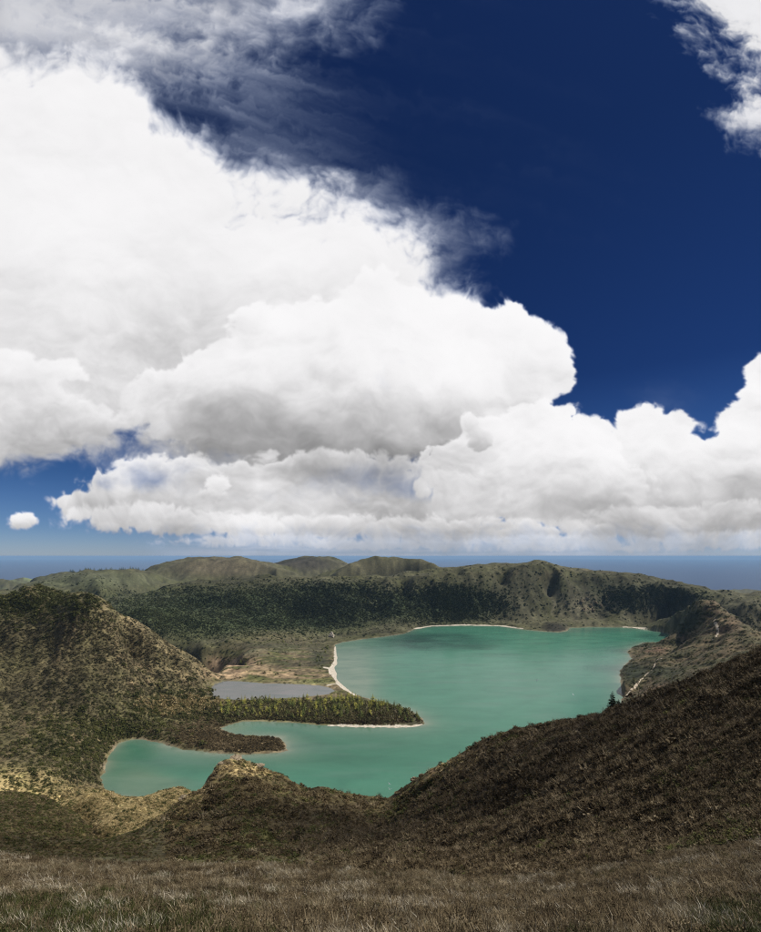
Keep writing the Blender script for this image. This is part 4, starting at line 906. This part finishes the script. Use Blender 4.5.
# ------------------------------------------------------------------ rocks
m_rock, T, b = newmat('pale_rock'); gg = T.n('ShaderNodeNewGeometry')
rc = T.ramp(T.noise(gg.outputs['Position'], .8, 8, .65), [(.3, (.10, .08, .055)), (.5, (.30, .235, .15)), (.7, (.48, .41, .29))]); T.l(rc, b.inputs['Base Color'])
bp = T.n('ShaderNodeBump'); bp.inputs['Distance'].default_value = .6; T.l(T.noise(gg.outputs['Position'], 1.5, 8, .7), bp.inputs['Height']); T.l(bp.outputs[0], b.inputs['Normal'])
def rock(px_, y, w, h, label, seed, group=None, mat=None):
    bm = bmesh.new(); bmesh.ops.create_icosphere(bm, subdivisions=4, radius=1)
    r = np.random.RandomState(seed); o1 = r.rand(3)*40
    vc = np.array([v_.co[:] for v_ in bm.verts]); kk = 1+.9*fbm(vc[:, 0]*1.2+o1[0], vc[:, 1]*1.2+vc[:, 2]*1.7+o1[1], 5, .62)
    for vv, k in zip(bm.verts, kk.tolist()):
        c = vv.co
        k2 = .82+.18*round(k*3)/3
        vv.co = Vector((c.x*w*k*k2, c.y*w*.7*k, max(-.4, round(c.z*k*2.5)/2.5*.6+c.z*k*.4)*h))
    me = bpy.data.meshes.new('rock'); bm.to_mesh(me); bm.free(); me.materials.append(mat or m_rock)
    x = (px_-CX)/F*y; o = link('rock_outcrop', me); o.location = (x, y, float(height(x, y))+h*.1); o.rotation_euler.z = r.rand()*6
    return tag(o, label, 'rock', group)
def crest(px_, ya, yb):
    u = (px_-CX)/F; a = np.linspace(ya, yb, 300); z = (height(u*a, a)-H)/a; return float(a[int(np.argmax(z))])
rock(236, crest(236, 250, 400), 5, 1.1, 'pale rock cap on the top of the middle hill', 1)
rock(222, crest(222, 250, 400)*.985, 3, 1.2, 'pale rounded rock left of the hilltop cap', 2)
rock(258, crest(258, 250, 400), 4, .8, 'low pale ledge right of the hilltop cap', 3)
rock(184, crest(184, 220, 380), 2.6, 1.5, 'dark edged rock on the bluff above the sunlit valley', 4)
rock(414, crest(414, 240, 360), 2.2, 1.3, 'pale crag where the right slope meets the lake', 6)
rock(421, crest(421, 240, 360)*.99, 1.6, .8, 'small pale boulder just right of the lakeside crag', 7)
for k, (a, b_) in enumerate(((582, 602), (587, 599), (590, 606), (596, 603), (584, 610), (593, 611), (601, 606))):
    yy = surf(a, b_, 2100, 2700); rock(a, yy, 9, 9, 'whitish rock face high on the far crater wall', 30+k, 'whitish rock faces on the far crater wall')
rock(331.5, 150000/(636-CY), 12, 13, 'white patch of bare rock at the far end of the neck beach', 44, None, m_sand)

# ------------------------------------------------------------------ gulls over the lake
m_gull, T, b = newmat('gull_feathers'); b.inputs['Base Color'].default_value = (.8, .8, .8, 1)
m_gw, T, b = newmat('gull_wing'); b.inputs['Base Color'].default_value = (.62, .64, .67, 1)
m_bill, T, b = newmat('gull_bill'); b.inputs['Base Color'].default_value = (.6, .35, .04, 1)
def gull(px_, py_, Y, yaw, dih, roll, label):
    r = bpy.data.objects.new('gull', None); COL.objects.link(r); r.location = ((px_-CX)/F*Y, Y, H-(py_-CY)/F*Y); r.rotation_euler = (roll, 0, yaw)
    v, f = [], []
    secs = [(-.30, .008, 0), (-.22, .05, 0), (-.08, .075, 0), (.06, .07, .005), (.15, .045, .02), (.20, .045, .03), (.245, .03, .03), (.27, .008, .025)]
    for x, w, z in secs:
        for i in range(8): a = i*math.pi/4; v.append((x, w*math.cos(a), z+w*.9*math.sin(a)))
    for k in range(7):
        for i in range(8): f.append((k*8+i, k*8+(i+1) % 8, k*8+8+(i+1) % 8, k*8+8+i))
    f += [tuple(range(7, -1, -1)), tuple(range(56, 64))]
    n = len(v); v += [(-.24, -.03, .0), (-.24, .03, .0), (-.40, .07, .0), (-.42, 0, .0), (-.40, -.07, .0), (-.24, 0, .025)]; f += [(n, n+1, n+2, n+3, n+4), (n, n+4, n+3, n+5), (n+5, n+3, n+2, n+1)]
    link('body', pymesh('body', (v, f), [m_gull]), r)
    link('bill', pymesh('bill', ([(.26, -.012, .03), (.26, .012, .03), (.26, 0, .045), (.325, 0, .022)], [(0, 1, 3), (1, 2, 3), (2, 0, 3), (0, 2, 1)]), [m_bill]), r)
    for s in (-1, 1):
        wv = []
        for t, ch, sw in ((.05, .17, 0), (.22, .17, .03), (.40, .15, .06), (.56, .10, .01), (.72, .03, -.10)):
            z = .03+dih*(t if t < .4 else .4+(t-.4)*.4); wv += [(.10+sw-0, s*t, z), (.10+sw-ch*.5, s*t, z+.018), (.10+sw-ch, s*t, z-.004), (.10+sw-ch*.5, s*t, z-.008)]
        wf = [(k*4+i, k*4+(i+1) % 4, k*4+4+(i+1) % 4, k*4+4+i) for k in range(4) for i in range(4)]+[(16, 17, 18, 19), (3, 2, 1, 0)]
        link('wing', pymesh('wing', (wv, wf), [m_gw]), r)
    return tag(r, label, 'bird')
gull(536.7, 681, 190, 1.9, 1.5, .2, 'white gull with raised wings flying over the open lake')
gull(573, 694.5, 210, .3, .1, .5, 'white gull gliding with level wings over the lake near the pine')
gull(389.4, 784, 170, .8, .3, .3, 'upper of two white gulls over the lake by the saddle')
gull(389.6, 789.5, 160, 1.4, .8, .3, 'lower of two white gulls over the lake by the saddle')

# ------------------------------------------------------------------ air
m = bpy.data.materials.new('air'); m.use_nodes = True; t = m.node_tree; t.nodes.clear(); T = NT(t)
vo = T.n('ShaderNodeVolumePrincipled'); vo.inputs['Density'].default_value = HAZE_D; vo.inputs['Color'].default_value = (.40, .66, 1, 1); vo.inputs['Anisotropy'].default_value = 0.0
T.l(vo.outputs[0], T.n('ShaderNodeOutputMaterial').inputs['Volume'])
hb = 151000; z0, z1 = SEA-330-1, H+20
if HAZE_D > 0:
    z0 = min(float(ZW.min())-1, SEA-1)
    hv = [(x, y, z) for z in (z0, z1) for y in (-hb, hb) for x in (-hb, hb)]
    hf = [(0, 2, 3, 1), (4, 5, 7, 6), (0, 1, 5, 4), (2, 6, 7, 3), (0, 4, 6, 2), (1, 3, 7, 5)]
    tag(link('haze', pymesh('haze', (hv, hf), [m])), 'thin blue haze over the whole island and sea', kind='stuff')
